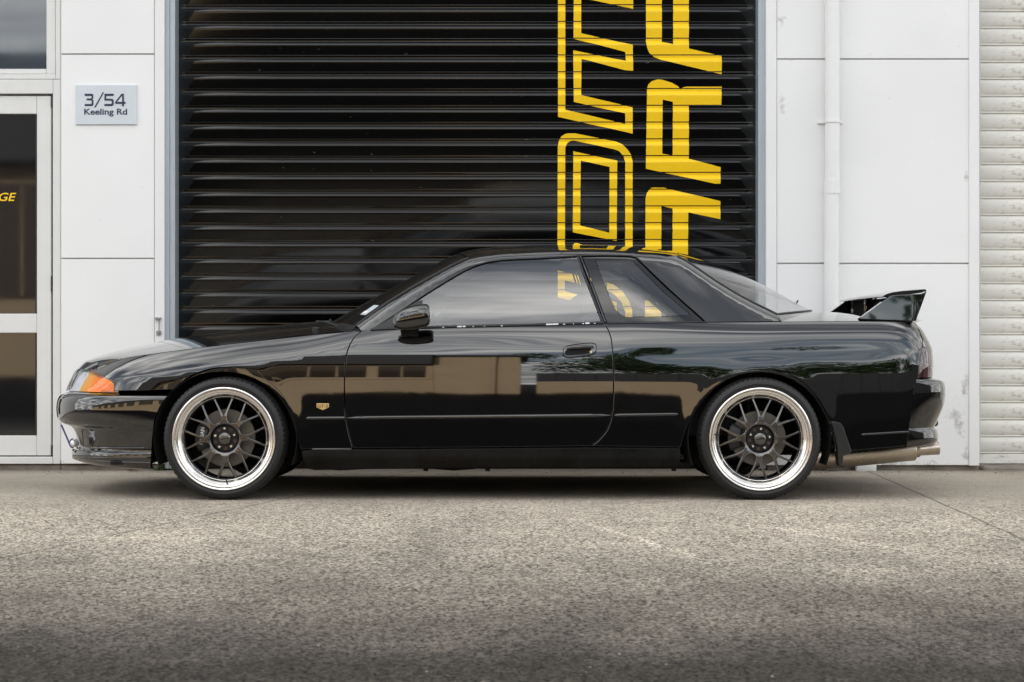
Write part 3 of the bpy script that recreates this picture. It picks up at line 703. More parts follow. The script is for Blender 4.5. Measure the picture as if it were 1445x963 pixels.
la = tag(empty('door_bolt', (w2(222, 0, WY)[0], WY, w2(0, 470, WY)[1])), 'small steel drop bolt on the wall beside the black roller door', 'bolt')
wbox('keeper', 218.2, 448, 226.5, 451, WY-.035, .026, M['bolt'], la, bevel=.002)
x, zA = w2(224.2, 449, WY-.03); zB = w2(0, 470, WY-.03)[1]
tube('rod', [(x, WY-.026, zA), (x, WY-.026, zB), (x, WY-.012, zB-.008)], .0045, M['bolt'], la, seg=10)
wbox('staple', 220.5, 467, 227, 473, WY-.022, .013, M['bolt'], la, bevel=.002)

def weed(px, py, Y, n, h, label):
    x, _ = w2(px, py, Y); verts, faces = [], []
    for i in range(n):
        a = random.uniform(0, 2*PI); l = h*random.uniform(.5, 1); w = random.uniform(.003, .006); sx = random.uniform(-.03, .03)
        b0 = Vector((x+sx, Y+random.uniform(-.015, .015), 0)); d = Vector((math.cos(a)*.6, math.sin(a)*.4, 1)).normalized()
        t = Vector((-math.sin(a), math.cos(a), 0))
        for q in range(3):
            p = b0+d*l*(q/2)-Vector((0, 0, 1))*l*.25*(q/2)**2; ww = w*(1-q*.42)
            verts += [p-t*ww, p+t*ww]
        s = len(verts)-6; faces += [(s, s+1, s+3, s+2), (s+2, s+3, s+5, s+4)]
    tag(mesh_obj('weed', verts, faces, M['weed'], None, smooth=False), label, 'weed')
weed(224, 662, WY-.0, 26, .055, 'green weed tuft on the footing ahead of the front wheel')
weed(1155, 660, WY-.0, 22, .05, 'green weed tuft at the wall foot behind the rear wheel')
verts = [(w2(190, 0, 2.1)[0]+dx, 2.1+dy, dz) for dx, dy, dz in ((-.05, 0, .004), (-.02, -.02, .016), (.03, -.015, .008), (.05, .006, .014), (.01, .02, .005))]
tag(mesh_obj('dry_leaf', verts, [(0, 1, 4), (1, 2, 4), (2, 3, 4)], M['leafdry'], None), 'dry brown leaf on the ground under the front bumper', 'leaf')

rg = random.Random(11); GV, GF = [], []
ico = [(0, 0, 1), (.894, 0, .447), (.276, .851, .447), (-.724, .526, .447), (-.724, -.526, .447), (.276, -.851, .447), (.724, .526, -.447), (-.276, .851, -.447), (-.894, 0, -.447), (-.276, -.851, -.447), (.724, -.526, -.447), (0, 0, -1)]
icf = [(0, 1, 2), (0, 2, 3), (0, 3, 4), (0, 4, 5), (0, 5, 1), (1, 6, 2), (2, 7, 3), (3, 8, 4), (4, 9, 5), (5, 10, 1), (6, 7, 2), (7, 8, 3), (8, 9, 4), (9, 10, 5), (10, 6, 1), (11, 7, 6), (11, 8, 7), (11, 9, 8), (11, 10, 9), (11, 6, 10)]
for q_ in range(620):
    y = rg.uniform(-5.6, 2.15) if q_ > 180 else rg.uniform(1.85, 2.2); x = rg.uniform(-3.6, 3.6); r = rg.uniform(.0018, .0042)*(1.5 if rg.random() < .12 else 1)
    b0 = len(GV); sx, sy, sz = r*rg.uniform(.8, 1.5), r*rg.uniform(.8, 1.5), r*rg.uniform(.5, .9)
    GV += [(x+a*sx*rg.uniform(.8, 1.2), y+b*sy*rg.uniform(.8, 1.2), sz*.7+c*sz) for a, b, c in ico]; GF += [tuple(b0+i for i in f) for f in icf]
M['grit'] = mat('loose_grit', (0.26, 0.235, 0.20), 0.9, var=0.7, vscale=9)
tag(mesh_obj('grit', GV, GF, M['grit'], None, smooth=False), 'loose grit scattered over the concrete', kind='stuff')

# ================================================================== CAR
car = tag(empty('car', (0, YC, 0)), 'glossy black two door coupe with polished lip wheels and rear wing', 'car')
# --- the side surface ------------------------------------------------------
def p2w(px, py, Y=0.06): return w2(px, py, Y)
ZTP = [(60,534),(93,527),(131,520),(146,513),(193,502),(253,494),(300,488.5),(360,481.5),(430,474),(490,468.5),(524,466.5),(606,463.3),(760,459.5),(853,456.8),(1000,455),(1160,453.6),(1215,453.3),(1260,453.6),(1293,455),(1340,459)]
_zt = [p2w(a, b, .08) for a, b in ZTP]
ztop = spline([q[0] for q in _zt], [q[1] for q in _zt])
AT = lerp_tab([.05, .2, .35, .48, .56, .62, .70, .76, .82, .88, 1.0, 1.4], [1.2, .8, .35, .2, .3, 2.4, 6.0, 8.4, 10.8, 13.5, 16, 16])
_bz = np.arange(.0, 1.5, .005); _by = np.concatenate([[0], np.cumsum([math.tan(math.radians(AT(z)))*.005 for z in _bz[:-1]])]); _by -= _by.min()
_bsp = spline(_bz[::4], _by[::4])
_zc = [p2w(a, b, .06) for a, b in ((400,500),(500,497),(700,492.5),(865,488.7),(1000,485.7),(1160,482.7),(1254,480.8),(1307,479.5))]
zcrease = spline([q[0] for q in _zc], [q[1] for q in _zc])
WF = (-1.412, .301); WR = (1.219, .299); WRAD = .302
_rt = sorted((H+(CY-py)/K*1.026, (px-CX)/K*1.026+.029) for px, py in ((1314.6,531),(1315.7,515),(1314.6,492.5),(1309,479),(1302,465),(1291.7,453.7),(1280,447)))
rear_tip_body = lerp_tab([q[0] for q in _rt], [q[1] for q in _rt])
def front_tip_body(z): return -2.33+.42*max(0, z-.53)+(1.2*max(0, z-.62)**1.3)
def Yp(xin, L, n):                                    # superellipse corner in plan
    if xin >= L: return 1.0
    X = 1-max(xin, 0)/L
    return max(1-X**n, 1e-6)**(1/n)
def softmax0(t, e): return 0.5*(t+math.sqrt(t*t+e*e))
def Fb(x, z):
    zt = ztop(x); d = zt-z
    y = .030+_bsp(z)+.026*((x-.05)/1.75)**2
    kf = 1-sstep(-1.2, -.55, x); kr = sstep(.55, 1.3, x)
    amp = .006+.040*kf+.016*kr; h = .05+.065*kf+.01*kr
    if d < h: y += amp*(1-d/h)**2
    kc = .25+.75*sstep(-.3, .55, x)
    y += math.tan(math.radians(7))*kc*softmax0(z-zcrease(x), .0025)
    # concave run under the crease on the rear quarter
    kq = sstep(.45, .75, x)*(1-sstep(1.7, 2.0, x))
    t = (z-(zcrease(x)-.05))/.045
    y += .0022*kq*math.exp(-t*t)
    for (cx, cz), am in ((WF, .0012), (WR, .0015)):
        r = math.hypot(x-cx, (z-cz))-.345
        y -= am*math.exp(-(r/.045)**2)*(1 if r > 0 else 1)
    # side crease low down
    t = (z-.262)/.010
    return y
def F(x, z):
    b = Fb(x, z); q = Yp(x-front_tip_body(z), .95, 2.9)*Yp(rear_tip_body(z)-x, .30, 4.5)
    return YC-(YC-b)*q
def pw(px, py, S=F):                                   # photo pixel -> x,z on a surface
    Y = .05
    for _ in range(4):
        x, z = w2(px, py, Y); Y = S(x, z)
        Y = min(max(Y, -.1), .6)
    return (x, z)
def PL(pts, S=F): return [pw(a, b, S) for a, b in pts]
def ztline(pxs, dz=0.0):
    out = []
    for px in pxs:
        Y = .08
        for _ in range(4):
            x = (px-CX)*(D+Y)/D/K; Y = F(x, ztop(x))
        out.append((x, ztop(x)+dz))
    return out
DOOR_F = [(509,469.5),(503,473.5),(499,478),(494,486),(490.4,495),(488,508),(487,521),(486.2,540),(486,559),(486.4,580),(489.5,600),(493,616),(498,633)]
DOOR_R = [(853.4,456.8),(859,467),(862.5,478),(864,490),(865.5,510),(866,533),(865.8,556),(865,577),(861.6,596),(857.5,606),(852,614),(843.5,623),(833.5,630)]
ARCH_F = [(246.5,550),(256,542),(268,535),(281,529.5),(296,526.2),(312,525),(328,526),(344,529.3),(359,534.8),(372,542),(385,552),(396,564),(405,578),(412,594),(417,610),(421,624),(424,635)]
ARCH_R = [(961,632),(964,618),(969,604),(976,590),(985,575),(996,561),(1009,548.5),(1025,537),(1042,530),(1057,526.8),(1072,525.8),(1088,527),(1104,530.5),(1120,537),(1135,547),(1148,560),(1158,575),(1166,590),(1172,605),(1176,620),(1179,637.5)]
P_ = M['paint']
fender_poly = PL([(131,521.5),(126.8,524.5),(142,531),(155,537.5),(159.5,542),(161,547),(161,552.3),(204,551.5)])+PL(ARCH_F)+PL([(444,634),(470,633.8)])+PL(DOOR_F[::-1])+ztline(list(np.linspace(503, 136, 40)))
fender, fender2 = panel('fender', fender_poly, F, P_, car)
door_poly = ztline(list(np.linspace(511, 851, 30)), -.0005)+PL(DOOR_R)+PL([(661,632)])+PL(DOOR_F[::-1])
door, door2 = panel('door', door_poly, F, P_, car)
quarter_poly = ztline(list(np.linspace(854.5, 1291, 44)))+PL([(1299,463),(1304,472),(1306.3,481),(1302.6,494),(1299.7,506),(1298,520),(1296.8,533),(1292,556),(1288,582),(1283.7,609),(1281,629.5),(1240,633.5),(1204,636.5)])+PL(ARCH_R[::-1])+PL(DOOR_R[::-1])
quarter, quarter2 = panel('rear_quarter', quarter_poly, F, P_, car)
# side skirt
FS = lambda x, z: F(x, z)-.004-.006*sstep(.26, .20, z)
skirt_poly = PL([(424.5,636),(444,634.6),(498,633.8),(661,632.6),(833,631),(960,632.2),(961.5,646),(958,660),(800,660.8),(620,661.5),(500,663),(444,664.2),(432,661),(427,650)])
sk = panel('side_skirt', skirt_poly, FS, M['skirt'], car, bev=.006, depth=.12)
# trim strips on fender, door and quarter
def strip(pts, w, parent, parent2, name='trim_strip', m=None, out=.009, S=None):
    S = S or F
    n = 26; V = []; FcS = []
    a, b = pts
    for i in range(n):
        t = i/(n-1); px = a[0]+(b[0]-a[0])*t; py = a[1]+(b[1]-a[1])*t
        ww = w*(sstep(0, .04, t)*sstep(1, .96, t)*.85+.15)
        x, z = pw(px, py, S); y = S(x, z)
        for (dz, dy) in ((ww, .004), (ww*.55, -out*.8), (0, -out), (-ww*.6, -out*.75), (-ww, .004)): V.append((x, y+dy, z+dz/K))
    for i in range(n-1):
        for j in range(4): FcS.append((i*5+j, i*5+j+1, (i+1)*5+j+1, (i+1)*5+j))
    o = mesh_obj(name, V, FcS, m or P_, parent, sharp=50)
    mirrored(o, parent2, name)
strip(((432, 590.5), (487, 590)), 2.6, fender, fender2); strip(((489, 590), (863, 586.3)), 2.8, door, door2); strip(((866.5, 586.2), (957, 584.8)), 2.6, quarter, quarter2)
strip(((440, 634.2), (497, 634.2)), 1.6, sk[0], sk[1], out=.006); strip(((1215, 613.5), (1283, 609.5)), 2.0, quarter, quarter2, out=.007)

# --- tops: hood, windscreen, roof, rear window, boot lid -----------------------
def curve3(pts):                                       # spline through points, parameter by length
    P3 = np.array(pts, float); d = np.concatenate([[0], np.cumsum(np.linalg.norm(np.diff(P3, axis=0), axis=1))]); d /= d[-1]
    fs = [spline(d, P3[:, i]) for i in range(3)]
    return lambda s: (fs[0](s), fs[1](s), fs[2](s))
def at(px, py, Y): x, z = w2(px, py, Y); return (x, Y, z)
def topsurf(name, E, C, m, ns, nv, p=2.0, px_=1.6, parent=None):
    def f(s, v):
        w = 1-abs(2*v-1); e = E(s); c = C(s)
        y = e[1]+(YC-e[1])*w; fz = 1-(1-w)**p; fx = 1-(1-w)**px_
        if v > .5: y = 2*YC-y
        return (e[0]+(c[0]-e[0])*fx, y, e[2]+(c[2]-e[2])*fz)
    return grid(name, f, ns, nv, m, parent or car, sharp=70)
def edge_on_F(pxs, dy=.003, dz=.0):
    out = []
    for (x, z) in ztline(pxs): out.append((x, F(x, z)+dy, z+dz))
    return out
hoodE = curve3(edge_on_F([131, 138, 146, 160, 193, 225, 253, 300, 360, 430, 486]))
hoodC = curve3([at(a, b, YC) for a, b in ((118,518.5),(119.5,514),(124,509.8),(134,505),(160,496.3),(193,488.6),(232,481.2),(293,471.8),(326,467.5),(359,463.3),(392,459.3),(425,456),(452,454))])
hood = topsurf('bonnet', hoodE, hoodC, P_, 70, 61, p=2.3, px_=2.0)
# greenhouse side surface, leaning in above the belt
_ze = [p2w(a, b, .24) for a, b in ((470,482),(502,461),(534.6,436),(573,410.5),(611,388.5),(640,372.5),(661,363.2),(690,358.0),(720,355.2),(760,353),(827,352),(885,353.4),(930,356),(957,360.5),(980,373.5),(1001.6,389),(1042,415.5),(1070,431),(1095,444),(1112,455),(1140,475))]
zedge = spline([q[0] for q in _ze], [q[1] for q in _ze])
def FG(x, z):
    zt = ztop(x); b = F(x, zt)+.006; h = z-zt
    y = b+.36*h+.22*max(h, 0)**2+.20*sstep(.45, 1.35, x)*max(h, 0)/.36*.5+.10*sstep(-.35, -.95, x)*max(h, 0)
    d = zedge(x)-z; hh = .055
    if d < hh: y += .05*(1-d/hh)**2
    return y
def GL(pts): return PL(pts, FG)
WTOP = [(521,467.5),(545,452),(570,435.5),(600,415.2),(635,393.5),(655,382),(671,374.5),(688,369.8),(706.5,367.2),(730,365.6),(760,364.4),(790,362.8),(817.5,361),(850,360.3),(875,360.6),(890,361.3),(897.5,363),(904,368),(920,383.5),(943.5,406),(970,430),(990,447.5),(997,454.5)]
def zeline(pxs, dd=.0):
    out = []
    for px in pxs:
        Y = .2
        for _ in range(5):
            x = (px-CX)*(D+Y)/D/K; Y = FG(x, zedge(x))
        out.append((x, zedge(x)-dd))
    return out
GPX_A = list(np.linspace(503, 661, 22)); GPX_R = list(np.linspace(668, 955, 30)); GPX_C = list(np.linspace(960, 1098, 20))
rail_poly = zeline(GPX_A+GPX_R+GPX_C, .0005)+GL([(1108,453.0)])+ztline(list(np.linspace(1100, 1000, 10)), .0015)+GL(WTOP[::-1])+GL([(510,467.5)])
rail = panel('cabin_side', rail_poly, FG, P_, car, gap=.0006, bev=.002, depth=.03, step=.022)
# windscreen, roof, rear window between the two cabin sides
def edgeG(pxs):
    return [(x, FG(x, z)+.002, z-.0005) for x, z in zeline(pxs)]
wsE = curve3(edgeG(list(np.linspace(504, 660, 10)))); wsC = curve3([at(a, b, YC) for a, b in ((470,454.5),(500,437.7),(535,417.8),(573,396.8),(601,381.5),(630,366),(645,359.5))])
wind = topsurf('windscreen', wsE, wsC, M['wglass'], 30, 45, p=2.0, px_=2.0)
rfE = curve3(edgeG(list(np.linspace(661.5, 955, 14)))); rfC = curve3([at(a, b, YC) for a, b in ((646,359),(670,353.6),(700,350.4),(740,348.2),(790,347.2),(840,347.8),(885,349.8),(925,353),(953,356.6))])
roof = topsurf('roof', rfE, rfC, P_, 40, 45, p=2.4, px_=2.0)
rwE = curve3(edgeG(list(np.linspace(956.5, 1096, 10)))); rwC = curve3([at(a, b, YC) for a, b in ((954,357),(972,361.8),(1000,370.5),(1031,382.5),(1060,395.5),(1090,410.5),(1118,426),(1142,439.3))])
rwin = topsurf('rear_window', rwE, rwC, M['rglass'], 26, 45, p=2.0, px_=2.0)
btE = curve3(edge_on_F([1103, 1120, 1145, 1180, 1215, 1250, 1275, 1291])); btC = curve3([at(a, b, YC) for a, b in ((1144,440.2),(1155,440.6),(1170,441.2),(1195,442.2),(1225,443.4),(1260,444.6),(1283,447.5),(1296,452))])
boot = topsurf('boot_lid', btE, btC, P_, 34, 51, p=2.6, px_=2.0)
def deck(s, v):
    w = 1-abs(2*v-1); f = 1-(1-w)**2; f2 = 1-(1-w)**2.6
    e, c, e2, c2 = rwE(1), rwC(1), btE(0), btC(0)
    a_ = (e[0]+(c[0]-e[0])*f, e[1]+(YC-e[1])*w, e[2]+(c[2]-e[2])*f); b_ = (e2[0]+(c2[0]-e2[0])*f, e2[1]+(YC-e2[1])*w, e2[2]+(c2[2]-e2[2])*f2)
    q = [a_[i]+(b_[i]-a_[i])*s for i in range(3)]
    if v > .5: q[1] = 2*YC-q[1]
    return tuple(q)
grid('rear_deck', deck, 5, 41, P_, car)
# black borders inside the windscreen and rear window, and the screen seals
def seam(name, pts, r, m, parent, mir=True):
    o = tube(name, pts, r, m, parent, seg=8)
    if mir: mirrored(o, parent, name)
seam('windscreen_seal', [(p[0], p[1]-.001, p[2]+.001) for p in edgeG(list(np.linspace(503, 661, 20)))], .0045, M['satin'], wind)
seam('rear_window_seal', [(p[0], p[1]-.001, p[2]+.001) for p in edgeG(list(np.linspace(956, 1097, 18)))], .006, M['satin'], rwin)
seam('seal', [rwC(1.0), tuple(np.add(rwE(1.0), (0, 0, 0)))] if False else [(rwE(1.0)[0]+(rwC(1.0)[0]-rwE(1.0)[0])*(1-(1-w)**2), rwE(1.0)[1]+(YC-rwE(1.0)[1])*w, rwE(1.0)[2]+(rwC(1.0)[2]-rwE(1.0)[2])*(1-(1-w)**2)) for w in np.linspace(0, 1, 14)], .007, M['satin'], rwin)
# cowl between bonnet and windscreen
cwE = curve3([tuple(np.add(hoodE(1.0), (.002, 0, -.006))), tuple(np.add(wsE(0.0), (-.002, 0, -.008)))] + []) if False else None
def cowl(s, v):
    w = 1-abs(2*v-1); f = 1-(1-w)**2
    h = [hoodE(1)[i]+(hoodC(1)[i]-hoodE(1)[i])*f for i in (0, 2)]; g = [wsE(0)[i]+(wsC(0)[i]-wsE(0)[i])*f for i in (0, 2)]
    y0 = hoodE(1)[1]+(wsE(0)[1]-hoodE(1)[1])*s; y = y0+(YC-y0)*w
    if v > .5: y = 2*YC-y
    return (h[0]+(g[0]-h[0])*s, y, h[1]+(g[1]-h[1])*s-.010*math.sin(PI*s)-.003)
grid('cowl', cowl, 6, 41, M['satin'], car)
for (y0, x0_, z0_, x1_, z1_) in ((.30, -.93, .893, -.60, .955),):
    pass
# wipers lying at the base of the windscreen
def wiper(pts):
    w_ = tube('wiper', pts, [.006, .0055, .004], M['satin'], car, seg=8)
    tube('wiper_blade', [(pts[1][0]-.01, pts[1][1]+.22, pts[1][2]+.006), (pts[2][0], pts[2][1]-.03, pts[2][2]-.002)], .005, M['seal'], w_, seg=6)
wiper([at(479, 461, .35), at(462, 455.2, .50), at(447, 453.2, .78)]); wiper([at(478, 459, .95), at(466, 454.5, 1.1), at(455, 453.6, 1.35)])
tube('washer_jet', [at(466, 456, .52), at(466.5, 450.5, .52)], .006, M['satin'], car, seg=8)

# --- windows -------------------------------------------------------------------
FGg = lambda x, z: FG(x, z)+.010
def sm(pts): return pts
DG = [(527,466.2),(545,454.3),(570,437.7),(600,417.4),(635,395.8),(655,384.3),(671,376.8),(688,372),(706.5,369.4),(730,367.7),(760,366.4),(790,364.8),(814.5,363.1),(823,385),(833,411),(842,434),(849.5,455.2),(800,457.0),(760,458.4),(700,460.2),(606,462.2),(560,464.5)]
dg_ = panel('window', PL(DG, FGg), FGg, M['glass'], door, gap=0, skirt=False, mirror=False, step=.03)
link('window', (lambda me: (me.transform(Matrix.Translation((0, 2*YC, 0)) @ Matrix.Diagonal((1, -1, 1, 1))), me.flip_normals(), me)[2])(dg_.data.copy()), M['glass'], door2)
QG = [(822,362.6),(850,362.2),(875,362.4),(889,363.2),(895.5,365),(902,370.2),(918,386),(941.5,408.5),(968,432.3),(987,449.2),(992,453.8),(930,455.2),(857.5,456)]
def mir_mesh(o, parent):
    me = o.data.copy(); me.transform(Matrix.Translation((0, 2*YC, 0)) @ Matrix.Diagonal((1, -1, 1, 1))); me.flip_normals()
    return link(o.name.split('.')[0], me, o.data.materials[0], parent)
QCLEAR = [(840,367),(868,366.4),(888,367.2),(893,368.5),(898,373.5),(914,389.5),(937.5,413.5),(956,429),(970,440.2),(973.5,444),(971,446),(930,447),(890,447.8),(880,447.8),(874,444),(868,436),(860,419),(851,398)]
q_ = panel('window', PL(QCLEAR, FGg), FGg, M['qglass'], quarter, gap=0, skirt=False, mirror=False, off=.001); mir_mesh(q_, quarter2)
# the black band printed round the quarter glass (with the clear field left open), and the door pillar
def ring_panel(name, outer, inner, S, m, parent, off=0.0):
    o_ = resample(outer if area2(outer) > 0 else outer[::-1], .02); i_ = resample(inner if area2(inner) < 0 else inner[::-1], .02)
    V2, Fc = tri_fill([o_, i_], .03)
    return mesh_obj(name, [(x, S(x, z)+off, z) for x, z in V2], Fc, m, parent, normals=[surf_n(S, x, z) for x, z in V2])
M['band'] = mat('black_glass_band', (0.004, 0.004, 0.0045), 0.04, ior=1.6)
rb = ring_panel('window_border', PL(QG, FGg), PL(QCLEAR, FGg), FGg, M['band'], quarter); mir_mesh(rb, quarter2)
# trims: window frame bead along the top, belt weatherstrip, pillar bead
def bead(pts, r, m, parent, parent2, name, S=FG, off=0.0):
    q = [(x, S(x, z)+off, z) for x, z in PL(pts, S)]
    o = tube(name, q, r, m, parent, seg=8); mir_mesh(o, parent2)
bead(WTOP[:13], .0040, M['satin'], door, door2, 'window_frame', off=.003)
bead([(815.5,362.5),(823.5,385),(833.5,411),(842.5,434),(850.5,456)], .0055, M['satin'], door, door2, 'window_frame', off=.004)
bead([(819,361.6),(829,387),(840,414.5),(854.5,455.5)], .0045, P_, quarter, quarter2, 'pillar_bead', off=.004)
bead(WTOP[12:], .0042, M['satin'], quarter, quarter2, 'window_frame', off=.003)
def belt(pxs, parent, parent2, m, hgt, name='belt_strip'):
    V, Fc = [], []; pts = ztline(pxs)
    for (x, z) in pts:
        y = F(x, z)
        for (dy, dz) in ((.000, -.002), (-.0035, .0005), (-.003, hgt*.6), (.004, hgt), (.018, hgt-.002)): V.append((x, y+dy, z+dz))
    for i in range(len(pts)-1):
        for j in range(4): Fc.append((i*5+j, (i+1)*5+j, (i+1)*5+j+1, i*5+j+1))
    o = mesh_obj(name, V, Fc, m, parent, sharp=60); mir_mesh(o, parent2)
belt(list(np.linspace(524, 852, 24)), door, door2, M['satin'], .011)
belt(list(np.linspace(856, 998, 12)), quarter, quarter2, M['band'], .006)
# flaking white spots on the belt strip
for (a, b) in ((624,627),(645,652),(653,657),(667,668.5),(683,684),(707,709),(770.5,788),(794.5,797.5),(809,810),(822,824),(826,832),(838.5,840)):
    xa, xb = [ztline([q])[0] for q in (a, b)]
    h = .0075 if b-a > 3 else .0045
    V = []
    for (x, z) in (xa, xb):
        y = F(x, z)-.0048; V += [(x, y, z+.0005), (x+random.uniform(-.002, .002), y+.0006, z+h)]
    mesh_obj('worn_patch', V, [(0, 2, 3, 1)], M['letter_white'], door, smooth=False)

# mirror: sail and housing standing out from the door
def mirror_housing(parent):
    # lofted sections along x: rounded boxes
    sec = [(554.5,449.5,461.5,.02),(557,444.5,463.5,.055),(562,440,465.2,.085),(570,435.5,466,.105),(580,431.8,465.5,.12),(590,430,464,.128),(599,429.2,462,.128),(604,430.5,460,.122),(606.8,435,456.5,.108)]
    V, Fc = [], []; n = 20; YM = -.115
    for (px, t, b, w) in sec:
        x, zt_ = w2(px, t, YM); _, zb_ = w2(px, b, YM); zc_, hh = (zt_+zb_)/2, (zt_-zb_)/2
        for k_ in range(n):
            a_ = 2*PI*k_/n; c_, s_ = math.cos(a_), math.sin(a_)
            q = (abs(c_)**3.0+abs(s_)**3.0)**(-1/3.0)
            V.append((x, YM+.01+c_*q*w*.72+.03*(px-580)/50*-.3, zc_+s_*q*hh))
    for i in range(len(sec)-1):
        for k_ in range(n): Fc.append((i*n+k_, i*n+(k_+1) % n, (i+1)*n+(k_+1) % n, (i+1)*n+k_))
    Fc.append(tuple(range(n))[::-1]); Fc.append(tuple((len(sec)-1)*n+k_ for k_ in range(n)))
    bm = bmesh.new(); vs = [bm.verts.new(v) for v in V]
    for f in Fc: bm.faces.new([vs[i] for i in f])
    bmesh.ops.recalc_face_normals(bm, faces=bm.faces)
    for _ in range(1): bmesh.ops.subdivide_edges(bm, edges=bm.edges[:], cuts=1, smooth=.6, use_grid_fill=True)
    return bm_obj('mirror', bm, P_, parent, smooth=True, sharp=55)
mh = mirror_housing(door); mh2 = mir_mesh(mh, door2)
sail_poly = PL([(523,466.0),(552,449),(572,435.5),(590,424.5),(596,424),(597,463.2),(560,465)], FG)
sp = panel('mirror_base', sail_poly, FG, M['satin'], door, gap=0, bev=.004, depth=.01, off=-.003, mirror=False); mir_mesh(sp, door2)
xa, za = w2(572, 452, -.03)
st_ = box('mirror_arm', (xa-.035, -.09, za-.03), (xa+.06, .16, za+.012), P_, door, bevel=.012, seg=3); mir_mesh(st_, door2)

# door handle
hx, hz = pw(818, 494.6); hy = F(hx, hz)
hb = []
for k_ in range(28):
    a_ = 2*PI*k_/28; c_, s_ = math.cos(a_), math.sin(a_); q = (abs(c_)**4+abs(s_)**4)**(-.25)
    hb.append((hx+c_*q*24/K*1.0, hz+s_*q*9.6/K+.010*(c_*q) ))
FH = lambda x, z: F(x, z)
hp = panel('handle_surround', hb, FH, P_, door, gap=0, bev=.007, depth=.004, off=-.009, mirror=False, step=.02, rs=.008); mir_mesh(hp, door2)
hb2 = [(hx-.004+(x-hx)*.80-.004, hz+(z-hz)*.55-.006) for x, z in hb]
hc = panel('handle_recess', hb2, FH, M['liner'], door, gap=0, skirt=False, off=-.0096, mirror=False, step=.02, rs=.008); mir_mesh(hc, door2)
hl = tube('door_handle', [(hx-.062, hy-.010, hz+.010), (hx-.03, hy-.018, hz+.0145), (hx+.03, hy-.018, hz+.018), (hx+.066, hy-.010, hz+.018)], [.009, .010, .010, .008], P_, door, seg=10); mir_mesh(hl, door2)
lk = lathe('lock', [(.0001, -.004), (.006, -.004), (.0075, .001)], 14, M['chrome'], door, (hx+.055, hy-.008, hz-.008))

# fender badge
bx_, bz_ = pw(455.5, 574.2); by_ = F(bx_, bz_)
bd = [(-.030, .016), (.030, .016), (.031, -.003), (.012, -.012), (0, -.017), (-.012, -.012), (-.031, -.003)]
bdg = panel('badge', [(bx_+a, bz_+b) for a, b in bd], F, M['gold'], fender, gap=0, bev=.001, depth=.004, off=-.004, mirror=False, step=.02, rs=.01)
text_mesh('badge_letter', 'GT-S', bx_-.026, bz_-.005, bx_+.026, bz_+.011, by_-.0042, M['gundark'], bdg and fender, ext=.0008)

# --- bumpers -----------------------------------------------------------------------
def bumper(name, prof, xend, sgn, L, n, crease, m):
    """prof: [(tip x, z)], swept round the plan corner from one side to the other"""
    NT = 46; NZ = len(prof)
    def pt(j, t):                                     # t 0..1 near side -> far side
        tip, z = prof[j]; w = 1-abs(2*t-1); xe = xend(z)
        Xe = 1-abs(xe-tip)/L; th_e = math.acos(min(1, max(0, Xe)**(n/2)))
        th = th_e*(1-w**1.0)
        c_, s_ = math.cos(th)**(2/n), math.sin(th)**(2/n)
        x = tip+sgn*L*(1-c_); y0 = Fb(x, z)+crease(x, z); y = YC-(YC-y0)*s_
        if t > .5: y = 2*YC-y
        return (x, y, z)
    V = [pt(j, i/(2*NT)) for j in range(NZ) for i in range(2*NT+1)]; nn = 2*NT+1; Fc = []
    for j in range(NZ-1):
        for i in range(nn-1):
            f = (j*nn+i, (j+1)*nn+i, (j+1)*nn+i+1, j*nn+i+1); Fc.append(f if sgn > 0 else f[::-1])
    # returned edges at both ends
    for i0 in (0, nn-1):
        s = len(V)
        for j in range(NZ):
            v = V[j*nn+i0]; V.append((v[0], v[1]+(.05 if i0 == 0 else -.05), v[2]))
        for j in range(NZ-1): Fc.append((j*nn+i0, (j+1)*nn+i0, s+j+1, s+j))
    bm = bmesh.new(); vs = [bm.verts.new(v) for v in V]
    for f in Fc:
        try: bm.faces.new([vs[i] for i in f])
        except ValueError: pass
    bmesh.ops.recalc_face_normals(bm, faces=bm.faces)
    # make sure normals point outwards
    s_ = sum(f.normal.dot(f.calc_center_median()-Vector((0, YC, .45))) for f in bm.faces)
    if s_ < 0: bmesh.ops.reverse_faces(bm, faces=bm.faces)
    return bm_obj(name, bm, m, car, smooth=True, sharp=42)
def dense(pts, n):                                     # refine a profile polyline with light rounding
    P3 = np.array(pts, float)
    for _ in range(2):
        Q = [P3[0]]
        for a, b in zip(P3[:-1], P3[1:]): Q += [a*.75+b*.25, a*.25+b*.75]
        Q.append(P3[-1]); P3 = np.array(Q)
    return [tuple(q) for q in P3]
KF = 1.048
fprof = dense([((px-CX)/K*KF-.031, H+(CY-py)/K*KF) for px, py in ((100,551.5),(95,553.2),(86,555.5),(80,559),(76.8,566),(75.6,576),(76,584),(77.5,592),(83,597.5),(92,600.5),(99,604),(102.5,611),(104,620),(105,630),(104,633.5),(98.5,634),(97.5,640),(98,645),(99,646.2),(97.5,647.2),(104,650.5),(118,654.5),(150,656.5))], 0)
_fe = sorted((w2(a, b, .03)[1], w2(a, b, .03)[0]) for a, b in ((246.5,550),(238,556),(232,561),(221.8,576),(214.7,595),(211,620),(209.4,646.5),(209,657)))
fxe = lerp_tab([q[0] for q in _fe], [q[1] for q in _fe])
zc1 = w2(0, 632.5, .03)[1]; zc2 = w2(0, 645.8, .03)[1]
fcre = lambda x, z: .035*sstep(w2(0, 566, .03)[1], w2(0, 551, .03)[1], z)**2
fbump = bumper('front_bumper', fprof, fxe, 1, .95, 2.9, fcre, P_)
FBm = lambda x, z: YC-(YC-Fb(x, z))*Yp(x+2.315, .95, 2.9)
strip(((126, 632.6), (204, 632.4)), 1.5, fbump, fbump, name='bumper_crease', out=.006, S=FBm)
